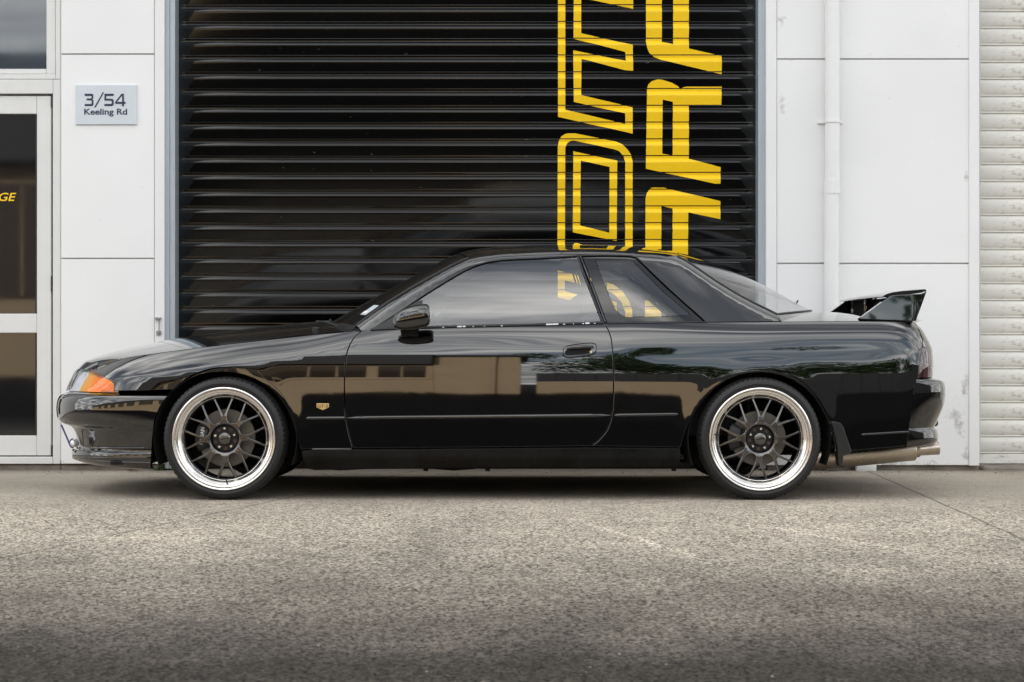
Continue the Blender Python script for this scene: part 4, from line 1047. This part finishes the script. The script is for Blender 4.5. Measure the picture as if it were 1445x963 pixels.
strip(((112, 645.6), (208, 646.4)), .8, fbump, fbump, name='bumper_crease', out=.003, S=FBm)
KR = 1.026
rprof = dense([((px-CX)/K*KR+.029, H+(CY-py)/K*KR) for px, py in ((1306,531),(1312,532),(1324,535),(1331.5,539),(1332.8,548),(1333,558),(1331.7,570),(1326,584),(1318.5,599),(1317,603.5),(1321,606),(1322.3,613),(1322.8,620),(1319,626),(1300,629.5),(1285,630))], 0)
_re = sorted((w2(a, b, .03)[1], w2(a, b, .03)[0]) for a, b in ((1297,531),(1292.3,556),(1288.3,582),(1284.2,609),(1281.5,631)))
rxe = lerp_tab([q[0] for q in _re], [q[1] for q in _re])
zr1 = w2(0, 606, .03)[1]
rcre = lambda x, z: -.002*sstep(zr1+.003, zr1-.003, z)+.03*sstep(w2(0, 541, .03)[1], w2(0, 531, .03)[1], z)**2
rbump = bumper('rear_bumper', rprof, rxe, -1, .30, 4.5, rcre, P_)
# nose and tail faces wrapped round the corners: lamps and the painted parts between them
def wrap(name, zrows, th0, th1, tipf, sgn, L, n, m, off=0.0, nt=16, side=0, parent=None, clip=None, ribs=0.0):
    V = []; nz = len(zrows)
    for z in zrows:
        tip = tipf(z); a, b = th0(z), th1(z)
        for i in range(nt):
            th = a+(b-a)*i/(nt-1); c_, s_ = abs(math.cos(th))**(2/n), abs(math.sin(th))**(2/n)
            of_ = off+(ribs if i % 2 else 0.0); x = tip+sgn*L*(1-c_)-sgn*of_; y0 = Fb(x, z)-of_; y = YC-(YC-y0)*s_
            V.append((x, y if not side else 2*YC-y, z))
    Fc = [(j*nt+i, (j+1)*nt+i, (j+1)*nt+i+1, j*nt+i+1) for j in range(nz-1) for i in range(nt-1)]
    bm = bmesh.new(); vs = [bm.verts.new(v) for v in V]
    for f in Fc: bm.faces.new([vs[i] for i in f])
    bmesh.ops.recalc_face_normals(bm, faces=bm.faces)
    if sum(f.normal.dot(f.calc_center_median()-Vector((0, YC, .6))) for f in bm.faces) < 0: bmesh.ops.reverse_faces(bm, faces=bm.faces)
    return bm_obj(name, bm, m, parent or car, smooth=True, sharp=60)
def theta_of(x, tip, L, n): return math.acos(min(1.0, max(0.0, 1-abs(x-tip)/L)**(n/2)))
LF, NF, LR, NR = .95, 2.9, .30, 4.5
# headlamps: clear front part, amber corner part
def hl_rows(px_of):
    rows = []
    for py in np.linspace(553, 521.5, 10):
        rows.append(H+(CY-py)/K*1.03)
    return rows
hz_ = hl_rows(None)
def xat(px, Y): return (px-CX)/K*(D+Y)/D
_bo = lerp_tab([521, 524, 531, 537.5, 542, 547, 553.5], [118, 127, 142, 155, 159.5, 160.5, 160.5])   # outer end of the lamp
_mid = lerp_tab([521, 524, 553.5], [124, 125.5, 109.5])                                                    # clear / amber joint
py_of = lambda z: CY-(z-H)*K/1.03
def th_px(f, Y): return lambda z: theta_of(xat(f(py_of(z)), Y), front_tip_body(z), LF, NF)
for side in (0, 1):
    par = wrap('headlamp', hz_, th_px(_mid, .27), th_px(_bo, .14), front_tip_body, 1, LF, NF, M['amber'], off=.002, side=side)
    par['label'] = 'headlamp with amber corner indicator'
    wrap('lamp_lens', hz_, lambda z: .16, lambda z: th_px(_mid, .27)(z)-.002, front_tip_body, 1, LF, NF, M['clear'], off=.004, side=side, parent=par)
    wrap('lamp_reflector', hz_, lambda z: .16, lambda z: th_px(_bo, .14)(z)-.004, front_tip_body, 1, LF, NF, M['lampback'], off=-.022, side=side, parent=par, nt=60, ribs=.0022)
    # amber inner field, a raised prism block
    zz = [H+(CY-py)/K*1.03 for py in np.linspace(551, 541, 5)]
    wrap('indicator_prism', zz, th_px(lambda p: 132, .2), th_px(lambda p: 157.5, .14), front_tip_body, 1, LF, NF, M['prism'], off=-.006, side=side, parent=par)
wrap('grille', hz_, lambda z: 0.0, lambda z: .159, front_tip_body, 1, LF, NF, M['seal'], side=0); wrap('grille', hz_, lambda z: 0.0, lambda z: .159, front_tip_body, 1, LF, NF, M['seal'], side=1)
# closing strip between lamp tops and the bonnet edge
nz2 = [H+(CY-py)/K*1.03 for py in np.linspace(522.3, 512, 6)]
for side in (0, 1): wrap('nose_strip', nz2, lambda z: 0.0, lambda z: theta_of(xat(129, .2), front_tip_body(z), LF, NF), front_tip_body, 1, LF, NF, P_, side=side, nt=24)
# tail: lamps on the corners, panel between, painted roll above
_to = lerp_tab([450, 466, 481, 494, 506, 520, 533], [1296, 1304, 1306.6, 1302.8, 1299.9, 1298.2, 1297])
pyr = lambda z: CY-(z-H)*K/1.01
zt_rows = [H+(CY-py)/K*1.01 for py in np.linspace(533, 481.5, 14)]
zu_rows = [H+(CY-py)/K*1.01 for py in np.linspace(481.5, 454.2, 10)]
thr = lambda z: theta_of(xat(_to(pyr(z)), .07), rear_tip_body(z), LR, NR)
for side in (0, 1):
    tl = wrap('tail_lamp', zt_rows, lambda z: .45, thr, rear_tip_body, -1, LR, NR, M['tail'], off=.001, side=side, nt=20)
    wrap('tail_panel', zt_rows, lambda z: 0.0, lambda z: .449, rear_tip_body, -1, LR, NR, M['satin'], side=side, nt=10)
    wrap('tail_corner', zu_rows, lambda z: 0.0, thr, rear_tip_body, -1, LR, NR, P_, side=side, nt=30)
# fog lamp, blue strut, tow hook
fx_, fz_ = w2(104.6, 625.8, .30)
fg = lathe('fog_lamp', [(.0001, -.030), (.008, -.029), (.015, -.022), (.019, -.010), (.021, .02), (.0001, .02)], 18, M['lampback'], car, (fx_, .30, fz_)); 
fr_ = tube('fog_lamp_ring', [(fx_-.008+.021*math.cos(t)*.55, .30-.0+.02*math.cos(t)*.5, fz_+.022*math.sin(t)) for t in np.linspace(PI*.45, PI*1.6, 14)], .0035, M['blue'], fg, seg=8)
tube('bumper_strut', [at(86.5, 599.5, .42), at(99.8, 630.5, .42)], .0045, M['blue'], car, seg=8)
tube('tow_hook', [at(1314, 599.5, .42)]+[at(1319.5+3.2*math.cos(t), 597.2+3.6*math.sin(t), .42) for t in np.linspace(PI*.9, -PI*1.0, 18)], .0052, M['satin'], car, seg=8)
# mud flap
mfp = [w2(a, b, .03) for a, b in ((1173.5,596),(1178,595),(1185,597),(1189,602),(1201,637),(1200,640),(1189.5,643),(1188,655),(1185.5,659),(1183,656),(1181,630),(1176.5,610))]
FM = lambda x, z: .012+.02*(x-1.6)
panel('mud_flap', mfp, FM, M['satin'], car, gap=0, bev=.003, depth=.10, step=.03)
# exhaust: silencer, collar and tip
def cone(name, pts, rad, m, seg=32, parent=car): return tube(name, pts, rad, m, parent, seg=seg)
a3, b3 = at(1120, 650, .36), at(1290.5, 633.5, .36)
dx = Vector(b3)-Vector(a3)
ex = cone('exhaust', [a3, tuple(Vector(a3)+dx*.04), tuple(Vector(b3)-dx*.008), b3], [.050, .060, .060, .056], M['titan'])
c3, d3 = at(1289.5, 634.8, .36), at(1296, 634.2, .36); cone('exhaust_collar', [c3, d3], .041, M['titan'], parent=ex)
e3, f3 = at(1294.5, 634.3, .36), at(1324.5, 632.5, .36)
cone('exhaust_tip', [e3, tuple(Vector(e3)+(Vector(f3)-Vector(e3))*.12), tuple(Vector(e3)+(Vector(f3)-Vector(e3))*.14), f3, tuple(Vector(f3)+Vector((-.002, 0, 0))), tuple(Vector(e3)+Vector((.03, 0, 0)))], [.0345, .0345, .0330, .0335, .0305, .0295], M['titan'], parent=ex)
# aerial stub on the rear window
tube('aerial', [at(1120, 429.5, YC), at(1124, 428.2, YC)], .006, M['seal'], car, seg=8); tube('aerial_stub', [at(1123.5, 429.5, YC), at(1126.2, 424.0, YC)], .004, M['seal'], car, seg=8)
# registration sticker inside the windscreen
def ws_pt(s, w):
    e, c = wsE(s), wsC(s); f = 1-(1-w)**2
    return Vector((e[0]+(c[0]-e[0])*f, e[1]+(YC-e[1])*w, e[2]+(c[2]-e[2])*f))
V = [ws_pt(s, w)+Vector((-.002, -.003, .003)) for s, w in ((.11, .045), (.235, .045), (.235, .16), (.11, .16))]
mesh_obj('windscreen_sticker', V, [(0, 1, 2, 3)], M['sign'], wind, smooth=False)
V2_ = [ws_pt(s, w)+Vector((-.0035, -.0045, .0045)) for s, w in ((.125, .06), (.155, .06), (.155, .15), (.125, .15))]
mesh_obj('sticker_band', V2_, [(0, 1, 2, 3)], M['letter_white'], wind, smooth=False)

# --- rear wing ----------------------------------------------------------------------
wing = empty('rear_wing', (1.95, YC, .87), car)
YW = .16
ep = [w2(a, b, YW) for a, b in ((1212.5,450.5),(1256,418.6),(1260,417),(1300,414.6),(1305,413.2),(1308.4,409.0),(1307.6,413.5),(1292.5,453.5))]
FE = lambda x, z: YW+.07*(z-w2(0, 451, YW)[1])+.05*max(0, 2.0-x)*.6
e1 = panel('end_plate', ep, FE, P_, wing, gap=0, bev=.003, depth=.055, step=.03)
# blade: an aerofoil between the end plates
af = [(1249,419.6),(1249.5,417.6),(1254,415.0),(1262,412.2),(1275,409.8),(1290,408.3),(1302,407.0),(1307,406.6),(1309,407.6),(1307.5,410.0),(1302,413.2),(1290,415.6),(1274,418.0),(1260,420.0)]
V, Fc = [], []; nb_ = 31
for i_ in range(nb_):
    k_ = i_/(nb_-1)*2-1; Y0 = YW+.030; y = YC+k_*(YC-Y0); t_ = 1-abs(k_)**14*.25; bul = (1-abs(k_)**4)*.006
    for (a_, b_) in af:
        x, z = w2(a_, 413+(b_-413)*t_, YW); V.append((x, y, z+bul))
na = len(af)
for i_ in range(nb_-1):
    for k_ in range(na): Fc.append((i_*na+k_, i_*na+(k_+1) % na, (i_+1)*na+(k_+1) % na, (i_+1)*na+k_))
Fc.append(tuple(range(na-1, -1, -1))); Fc.append(tuple((nb_-1)*na+k_ for k_ in range(na)))
bm = bmesh.new(); vs_ = [bm.verts.new(v) for v in V]
for f_ in Fc: bm.faces.new([vs_[q] for q in f_])
bmesh.ops.recalc_face_normals(bm, faces=bm.faces); bm_obj('blade', bm, P_, wing, smooth=True, sharp=50)
x, z = w2(1268, 419.5, YW); box('wing_gap_filler', (x+.004, YW+.075, ztop(1.9)-.002), (x+.022, 2*YC-YW-.075, z+.004), M['liner'], wing, bevel=.004)  # dark panel added so no bright wall shows under the blade
for y in (YC,):
    x, z = w2(1268, 419, YW); box('wing_stay', (x-.045, y-.011, ztop(1.9)+.02), (x+.002, y+.011, z+.006), P_, wing, bevel=.005, seg=2)
x, z = w2(1272, 419.2, YW)
box('wing_base', (w2(1216, 0, YW)[0], YW+.02, ztop(1.9)-.008), (w2(1289, 0, YW)[0], YW+.09, ztop(1.9)+.012), M['satin'], wing, bevel=.004); box('wing_base', (w2(1216, 0, YW)[0], 2*YC-YW-.09, ztop(1.9)-.008), (w2(1289, 0, YW)[0], 2*YC-YW-.02, ztop(1.9)+.012), M['satin'], wing, bevel=.004)

# --- wheels --------------------------------------------------------------------------
def make_wheel(front):
    w_ = lathe('wheel', [(.2475,.012),(.2525,.006),(.2540,.0),(.2525,-.0045),(.2485,-.0060),(.2435,-.0045),(.2400,-.0005),(.2390,.0020),(.2375,.0022),(.2360,.0060),(.2345,.0070),(.2290,.0085),(.2275,.0115),(.2262,.0120),(.2200,.0190),(.2080,.0300),(.2065,.0330),(.2050,.0335)], 120, M['lip'], car)
    V2, Fc = None, None
    tprof = [(.236,.20),(.252,.218),(.268,.224),(.286,.220),(.297,.208),(.3015,.185),(.3022,.155),(.3022,.150),(.2955,.149),(.2955,.141),(.3024,.140),(.3026,.110),(.2955,.109),(.2955,.100),(.3026,.099),(.3024,.068),(.2955,.067),(.2955,.058),(.3022,.057),(.3015,.034),(.2990,.020),(.2950,.009),(.2880,.0005),(.2800,-.0040),(.2720,-.0060),(.2715,-.0072),(.2690,-.0072),(.2685,-.0058),(.2620,-.0045),(.2565,-.001),(.2545,.002),(.2500,.010),(.2470,.03)]
    def tread(k_, q, r, y):
        if (q in (19, 20, 21)) and k_ % 3 == 0: return r-.0045, y
        if (q in (4, 5)) and k_ % 3 == 0: return r-.004, y
        return r, y
    ty = lathe('tyre', tprof, 216, M['rubber'], w_, mod=tread, sharp=40)
    lathe('barrel', [(.2055,.034),(.2040,.042),(.2010,.045),(.1985,.046),(.1975,.060),(.1960,.10),(.200,.19),(.236,.205),(.240,.20),(.205,.185),(.203,.10)], 96, M['gundark'], w_, sharp=30)
    # spoke spider
    yf = lambda r: float(np.interp(r, [0, .06, .075, .085, .11, .15, .20], [.034, .034, .027, .0245, .026, .033, .0435]))
    outl = []
    for k_ in range(8):
        ph = PI/2-k_*PI/4
        def q(r, da): outl.append((r*math.cos(ph+da), r*math.sin(ph+da)))
        d2 = math.radians
        half = [(.0815, 22.5), (.0822, 17.5), (.0850, 13.2), (.0910, 10.2), (.1000, 8.6), (.1120, 8.2), (.130, 9.3), (.150, 11.0), (.175, 12.8), (.193, 14.0), (.2035, 15.2), (.2035, 10.2), (.193, 10.7), (.175, 9.2), (.150, 6.5), (.130, 3.6), (.119, 1.6), (.1135, 0)]
        for r_a, d_a in half: q(r_a, d2(d_a))
        for r_a, d_a in half[-2:0:-1]: q(r_a, d2(-d_a))
    outl.reverse()
    hole = [(.0705*math.cos(t), .0705*math.sin(t)) for t in np.linspace(0, 2*PI, 49)[:-1]]
    if area2(outl) < 0: outl.reverse()
    o_ = resample(outl, .012); i_, nr = inset(o_, .0024); h2 = hole[::-1]
    Vv, Ff = tri_fill([i_, h2], .012)
    S = lambda x, z: yf(math.hypot(x, z))
    verts = [(x, S(x, z), z) for x, z in Vv]; norms = [surf_n(S, x, z) for x, z in Vv]; faces = list(Ff); n = len(o_)
    rows = []
    for ring, dy, mode in ((i_, 0, 1), (o_, .0026, 1), (o_, .0026, 2), (o_, .022, 2)):
        row = []
        for i in range(n):
            row.append(len(verts)); verts.append((ring[i][0], S(*i_[i])+dy, ring[i][1])); lt = Vector((nr[i][0], 0, nr[i][1]))
            norms.append((surf_n(S, *i_[i])+lt*.9).normalized() if mode == 1 else lt)
        rows.append(row)
    for a_, b_ in ((rows[0], rows[1]), (rows[2], rows[3])):
        for i in range(n): j = (i+1) % n; faces.append((a_[i], b_[i], b_[j], a_[j]))
    mesh_obj('spokes', verts, faces, M['gun'], w_, normals=norms)
    lathe('hub_recess', [(.0705,.0285),(.0695,.032),(.066,.045),(.0620,.052),(.030,.052),(.029,.040)], 48, M['gundark'], w_)
    lathe('centre_cap', [(.0001,.0225),(.020,.0225),(.0225,.0235),(.0285,.0265),(.0305,.030),(.0305,.052)], 36, M['gun'], w_)
    mesh_obj('cap_mark', [(-.018, .0218, -.006), (.018, .0218, .002), (.018, .0218, .006), (-.018, .0218, -.002)], [(0, 1, 2, 3)], M['gundark'], w_, smooth=False)
    rot = .0 if front else math.radians(4)
    for i in range(10):
        t = PI/2-i*PI/5-rot; x, z = .0495*math.cos(t), .0495*math.sin(t)
        if i % 2 == 0: lathe('wheel_nut', [(.0001,.030),(.0055,.0305),(.0085,.034),(.0100,.052)], 6 if False else 14, M['chrome'], w_, (x, 0, z))
        else: lathe('bolt_hole', [(.0085,.0515),(.0085,.0505),(.0060,.0505),(.0001,.0512)], 14, M['rust'], w_, (x, 0, z))
    # little rivets round the spoke tips
    for i in range(16):
        t = PI/2-(i//2)*PI/4+(1 if i % 2 else -1)*math.radians(12.6); lathe('rim_rivet', [(.0001,.0375),(.0030,.0380),(.0044,.0415),(.0044,.046)], 10, M['gun'], w_, (.2022*math.cos(t), 0, .2022*math.sin(t)))
    tv = -PI/2+.02 if front else PI-.05
    tube('valve', [(.2215*math.cos(tv), .020, .2215*math.sin(tv)), (.205*math.cos(tv), .002, .205*math.sin(tv))], .0042, M['seal'], w_, seg=8)
    return w_
def brake(front, w_):
    rd = .142 if front else .135
    hub = lathe('brake_disc', [(.078,.098),(.080,.094),(rd,.094),(rd+.001,.096),(rd+.001,.112),(.08,.113)], 72, M['disc'], w_)
    lathe('disc_hat', [(.0001,.072),(.072,.072),(.077,.078),(.079,.094)], 48, M['rust'], w_)
    n0 = math.radians(148 if front else 152); n1 = math.radians(205 if front else 208); V, Fc = [], []
    nn = 12
    for i in range(nn+1):
        t = n0+(n1-n0)*i/nn; sh = math.sin(PI*i/nn)**.35
        for (r, y) in ((.088, .078), (.096, .066), (.138, .066), (.1535-.006*(1-sh), .074), (.1535-.006*(1-sh), .125), (.088, .125)): V.append((r*math.cos(t), y+.012*(1-sh), r*math.sin(t)))
    for i in range(nn):
        for j in range(6): Fc.append((i*6+j, i*6+(j+1) % 6, (i+1)*6+(j+1) % 6, (i+1)*6+j))
    Fc.append(tuple(range(6))); Fc.append(tuple(nn*6+j for j in range(5, -1, -1)))
    cal = mesh_obj('caliper', V, Fc, M['caliper'], w_, sharp=35)
    if front:
        cu = bpy.data.curves.new('t', 'FONT'); cu.body = 'NISSAN'; cu.size = .026; cu.align_x = 'CENTER'; cu.align_y = 'CENTER'; cu.offset = .0004
        ob = bpy.data.objects.new('t', cu); COL.objects.link(ob); dg = bpy.context.evaluated_depsgraph_get(); dg.update()
        me = bpy.data.meshes.new_from_object(ob.evaluated_get(dg)); bpy.data.objects.remove(ob); bpy.data.curves.remove(cu)
        t = math.radians(172); me.transform(Matrix.Translation((.117*math.cos(t), .0645, .117*math.sin(t))) @ Matrix.Rotation(math.radians(82), 4, 'Y').inverted() @ Matrix.Rotation(PI/2, 4, 'X'))
        me.name = 'caliper_letter'; link('caliper_letter', me, M['letter_white'], w_)
    return hub
wf = make_wheel(True); brake(True, wf); wf.location = (WF[0], 0, WF[1])
wr = make_wheel(False); brake(False, wr); wr.location = (WR[0], 0, WR[1])
def copy_far(w_):
    c = w_.copy(); COL.objects.link(c); c.location = (w_.location.x, 2*YC, w_.location.z); c.rotation_euler = (0, 0, PI)
    for ch in list(w_.children):
        if ch.name.split('.')[0] == 'caliper_letter': continue
        d_ = ch.copy(); COL.objects.link(d_); d_.parent = c
copy_far(wf); copy_far(wr)
wf.rotation_euler = (0, math.radians(-2.5), 0); wr.rotation_euler = (0, math.radians(3), 0)

# --- wheel arch liners, floor, cabin ---------------------------------------------------
for (cx, cz), rr in ((WF, .352), (WR, .352)):
    for sd in (0, 1):
        V, Fc = [], []; n = 40
        for i in range(n+1):
            t = math.radians(-22)+math.radians(224)*i/n
            for (r, y) in ((rr, .035), (rr+.004, .12), (rr+.004, .46), (.06, .47)): V.append((cx+r*math.cos(t), y if not sd else 2*YC-y, max(cz+r*math.sin(t), .15)))
        for i in range(n):
            for j in range(3): Fc.append((i*4+j, i*4+j+1, (i+1)*4+j+1, (i+1)*4+j))
        mesh_obj('arch_liner', V, Fc, M['liner'], car)
        tube('axle', [(cx, .10 if not sd else 2*YC-.10, cz), (cx, .5 if not sd else 2*YC-.5, cz)], .035, M['liner'], car, seg=12)
fl_ = grid('floor_pan', lambda s, v: (-1.02+s*1.88, .075+v*1.57, .150+.03*(abs(2*v-1)**6)), 12, 13, M['liner'], car, flip=True)
box('underbody', (-2.05, .50, .17), (-1.02, 1.22, .24), M['liner'], car, bevel=.03, seg=2); box('underbody', (.86, .50, .19), (2.0, 1.22, .27), M['liner'], car, bevel=.03, seg=2)
box('undertray', (-2.0, .14, .165), (-1.80, 1.58, .185), M['liner'], car, bevel=.006)
for px in (601, 688, 951):
    x, z = w2(px, 664, .09); box('jack_tab', (x-.012, .085, z-.004), (x+.012, .095, z+.05), M['liner'], car, bevel=.002)
tube('under_pipe', [at(610, 656, .35), at(640, 658.5, .35), at(672, 656, .35)], .022, M['liner'], car, seg=12)
tube('under_pipe', [at(440, 655, .25), at(480, 658, .25), at(540, 655, .25)], .022, M['liner'], car, seg=12)
def soft_box(name, lo, hi, m, parent, bev, taper=None, shear=None):
    bm = bmesh.new(); bmesh.ops.create_cube(bm, size=1)
    for v in bm.verts: v.co = Vector([lo[i]+(v.co[i]+.5)*(hi[i]-lo[i]) for i in range(3)])
    bmesh.ops.bevel(bm, geom=list(bm.edges), offset=bev, segments=4, profile=.6, affect='EDGES')
    if shear:
        for v in bm.verts: v.co.x += (v.co.z-lo[2])*shear
    return bm_obj(name, bm, m, parent, smooth=True, sharp=60)
for yc in (.48, 1.24):
    st = soft_box('seat', (-.25, yc-.25, .27), (.30, yc+.25, .45), M['seat'], car, .06)
    soft_box('backrest', (.20, yc-.25, .42), (.34, yc+.25, .92), M['seat'], st, .06, shear=.30)
    soft_box('headrest', (.36, yc-.13, .93), (.46, yc+.13, 1.09), M['seat'], st, .04, shear=.2)
rs_ = soft_box('rear_seat', (.75, .30, .30), (1.15, 1.42, .50), M['seat'], car, .07); soft_box('backrest', (1.05, .30, .45), (1.20, 1.42, .86), M['seat'], rs_, .06, shear=.35)
soft_box('dashboard', (-.93, .22, .55), (-.52, 1.50, .845), M['cabin'], car, .07)
box('parcel_shelf', (1.15, .30, .82), (1.50, 1.42, .845), M['cabin'], car, bevel=.005)
box('firewall', (-1.0, .20, .17), (-.97, 1.52, .85), M['cabin'], car, bevel=.004); box('bulkhead', (1.18, .25, .19), (1.20, 1.47, .82), M['cabin'], car, bevel=.004)
sw = tube('steering_wheel', [(-.42+.05*math.sin(t), 1.24+.18*math.cos(t), .80+.17*math.sin(t)) for t in np.linspace(0, 2*PI, 33)], .014, M['cabin'], car, seg=10, cap=False)
soft_box('wheel_boss', (-.45, 1.17, .75), (-.40, 1.31, .85), M['cabin'], sw, .02)
for yy in ((.105, .125), (2*YC-.125, 2*YC-.105)):
    box('door_card', (-.80, yy[0], .20), (.52, yy[1], .83), M['cabin'], car, bevel=.004)
    box('trim_card', (.53, yy[0]+.01, .62), (1.35, yy[1]+.01, .83), M['cabin'], car, bevel=.004)
soft_box('headlining', (-.10, .42, 1.205), (.80, 1.30, 1.222), M['cabin'], car, .006)

# ================================================================== ACROSS THE ROAD (seen mirrored in the paint)
OY = -28.0
ob_ = tag(empty('opposite_building', (-6, OY, 0)), 'tan rendered building across the road, seen in reflections', 'building')
def bb(name, x0, x1, z0, z1, y0, y1, m, par=ob_): return box(name, (x0, y0, z0), (x1, y1, z1), m, par, bevel=.02)
bb('wall', -1.9, .15, 0, 6.4, OY-8, OY, M['tan'])
bb('roof', -2.1, .35, 6.4, 6.8, OY-8.3, OY+.3, M['darkroof'])
bb('downpipe', -.55, -.42, 0, 6.4, OY+.02, OY+.15, M['tan2'])
bb('wing_wall', -95, -1.92, 0, 4.6, OY-8, OY-.4, M['tan'])
bb('wing_roof', -95.4, -1.92, 4.6, 6.9, OY-8.3, OY+.5, M['darkroof'])
bb('wall_band', -95, -1.95, 1.3, 1.45, OY-.4, OY-.3, M['tan2'])
for (x0, x1, z0, z1) in ((-3.3, -2.15, 1.7, 4.2), (-6.4, -3.6, 1.7, 4.2), (-9.5, -6.9, 1.7, 4.2), (-13, -10, 1.7, 4.2), (-17, -13.6, 1.7, 4.2), (-22, -18, 1.7, 4.2), (-28, -24, 1.7, 4.2), (-34, -30, 1.7, 4.2), (-42, -37, 1.7, 4.2), (-52, -46, 1.7, 4.2), (-66, -58, 1.7, 4.2)):
    w_ = bb('window', x0, x1, z0, z1, OY-.4, OY-.34, M['brownglass']); nb = max(2, int((x1-x0)/.6))
    for q_ in range(1, nb): bb('glazing_bar', x0+(x1-x0)*q_/nb-.03, x0+(x1-x0)*q_/nb+.03, z0+.05, z1-.05, OY-.335, OY-.30, M['tan2'], w_)
lw2 = tag(box('street_wall', (.5, OY-.2, 0), (5.2, OY, .9), M['tan'], None, bevel=.03), 'low tan garden wall across the road beside the tan building', 'wall')
fen = tag(empty('sky_blocker_fence', (11, OY-.6, 0)), 'tall dark fence added across the road to block low sky in reflections', 'fence')  # unseen fence added to keep bright sky out of the paint reflections
for q_ in range(44): box('plank', (.5+q_*.5, OY-.6-.01*(q_ % 2), 0), (.998+q_*.5, OY-.55-.01*(q_ % 2), 2.6+.04*math.sin(q_*2.1)), M['darkroof'], fen, bevel=.01)
def tree(x, y, h, r, n, label):
    t = tag(empty('street_tree', (x, y, 0)), label, 'tree', 'trees across the road')
    tube('trunk', [(x, y, 0), (x+.1, y, h*.3), (x-.05, y+.1, h*.6), (x, y, h*.85)], [.2, .16, .11, .04], M['bark'], t, seg=10)
    V, Fc = [], []
    cl = [(Vector((x, y, h*.65))+Vector((random.gauss(0, r*.45), random.gauss(0, r*.4), random.gauss(0, h*.14))), random.uniform(.5, 1.0)*r*.45) for _ in range(26)]
    for i in range(n):
        c, rr = random.choice(cl); d = Vector((random.gauss(0, 1), random.gauss(0, 1), random.gauss(0, 1))).normalized()*rr*random.uniform(.5, 1.05)
        p = c+d; a = Vector((random.gauss(0, 1), random.gauss(0, 1), random.gauss(0, 1))).normalized(); b = a.orthogonal().normalized(); s = random.uniform(.09, .2)
        k_ = len(V); V += [p-a*s, p+b*s*.5, p+a*s, p-b*s*.5]; Fc.append((k_, k_+1, k_+2, k_+3))
    mesh_obj('crown', V, Fc, M['leaf'], t, smooth=False)
tree(3.4, OY-3.5, 7.6, 3.2, 5200, 'tallest leafy street tree behind the low tan wall'); tree(9.5, OY-4, 7.2, 3.4, 5200, 'broad leafy street tree behind the low tan wall'); tree(16.0, OY-3, 7.2, 3.2, 4600, 'far leafy street tree at the end of the low tan wall')
# dark building further right, and a parked van before the tan wall
d2_ = tag(empty('far_shed', (30, OY, 0)), 'dark shed beyond the street trees across the road', 'building')
bb('wall', 21, 45, 0, 5.0, OY-10, OY-1, M['darkroof'], d2_); bb('roof', 20.6, 45.4, 5.0, 5.5, OY-10.4, OY-.6, M['darkroof'], d2_)
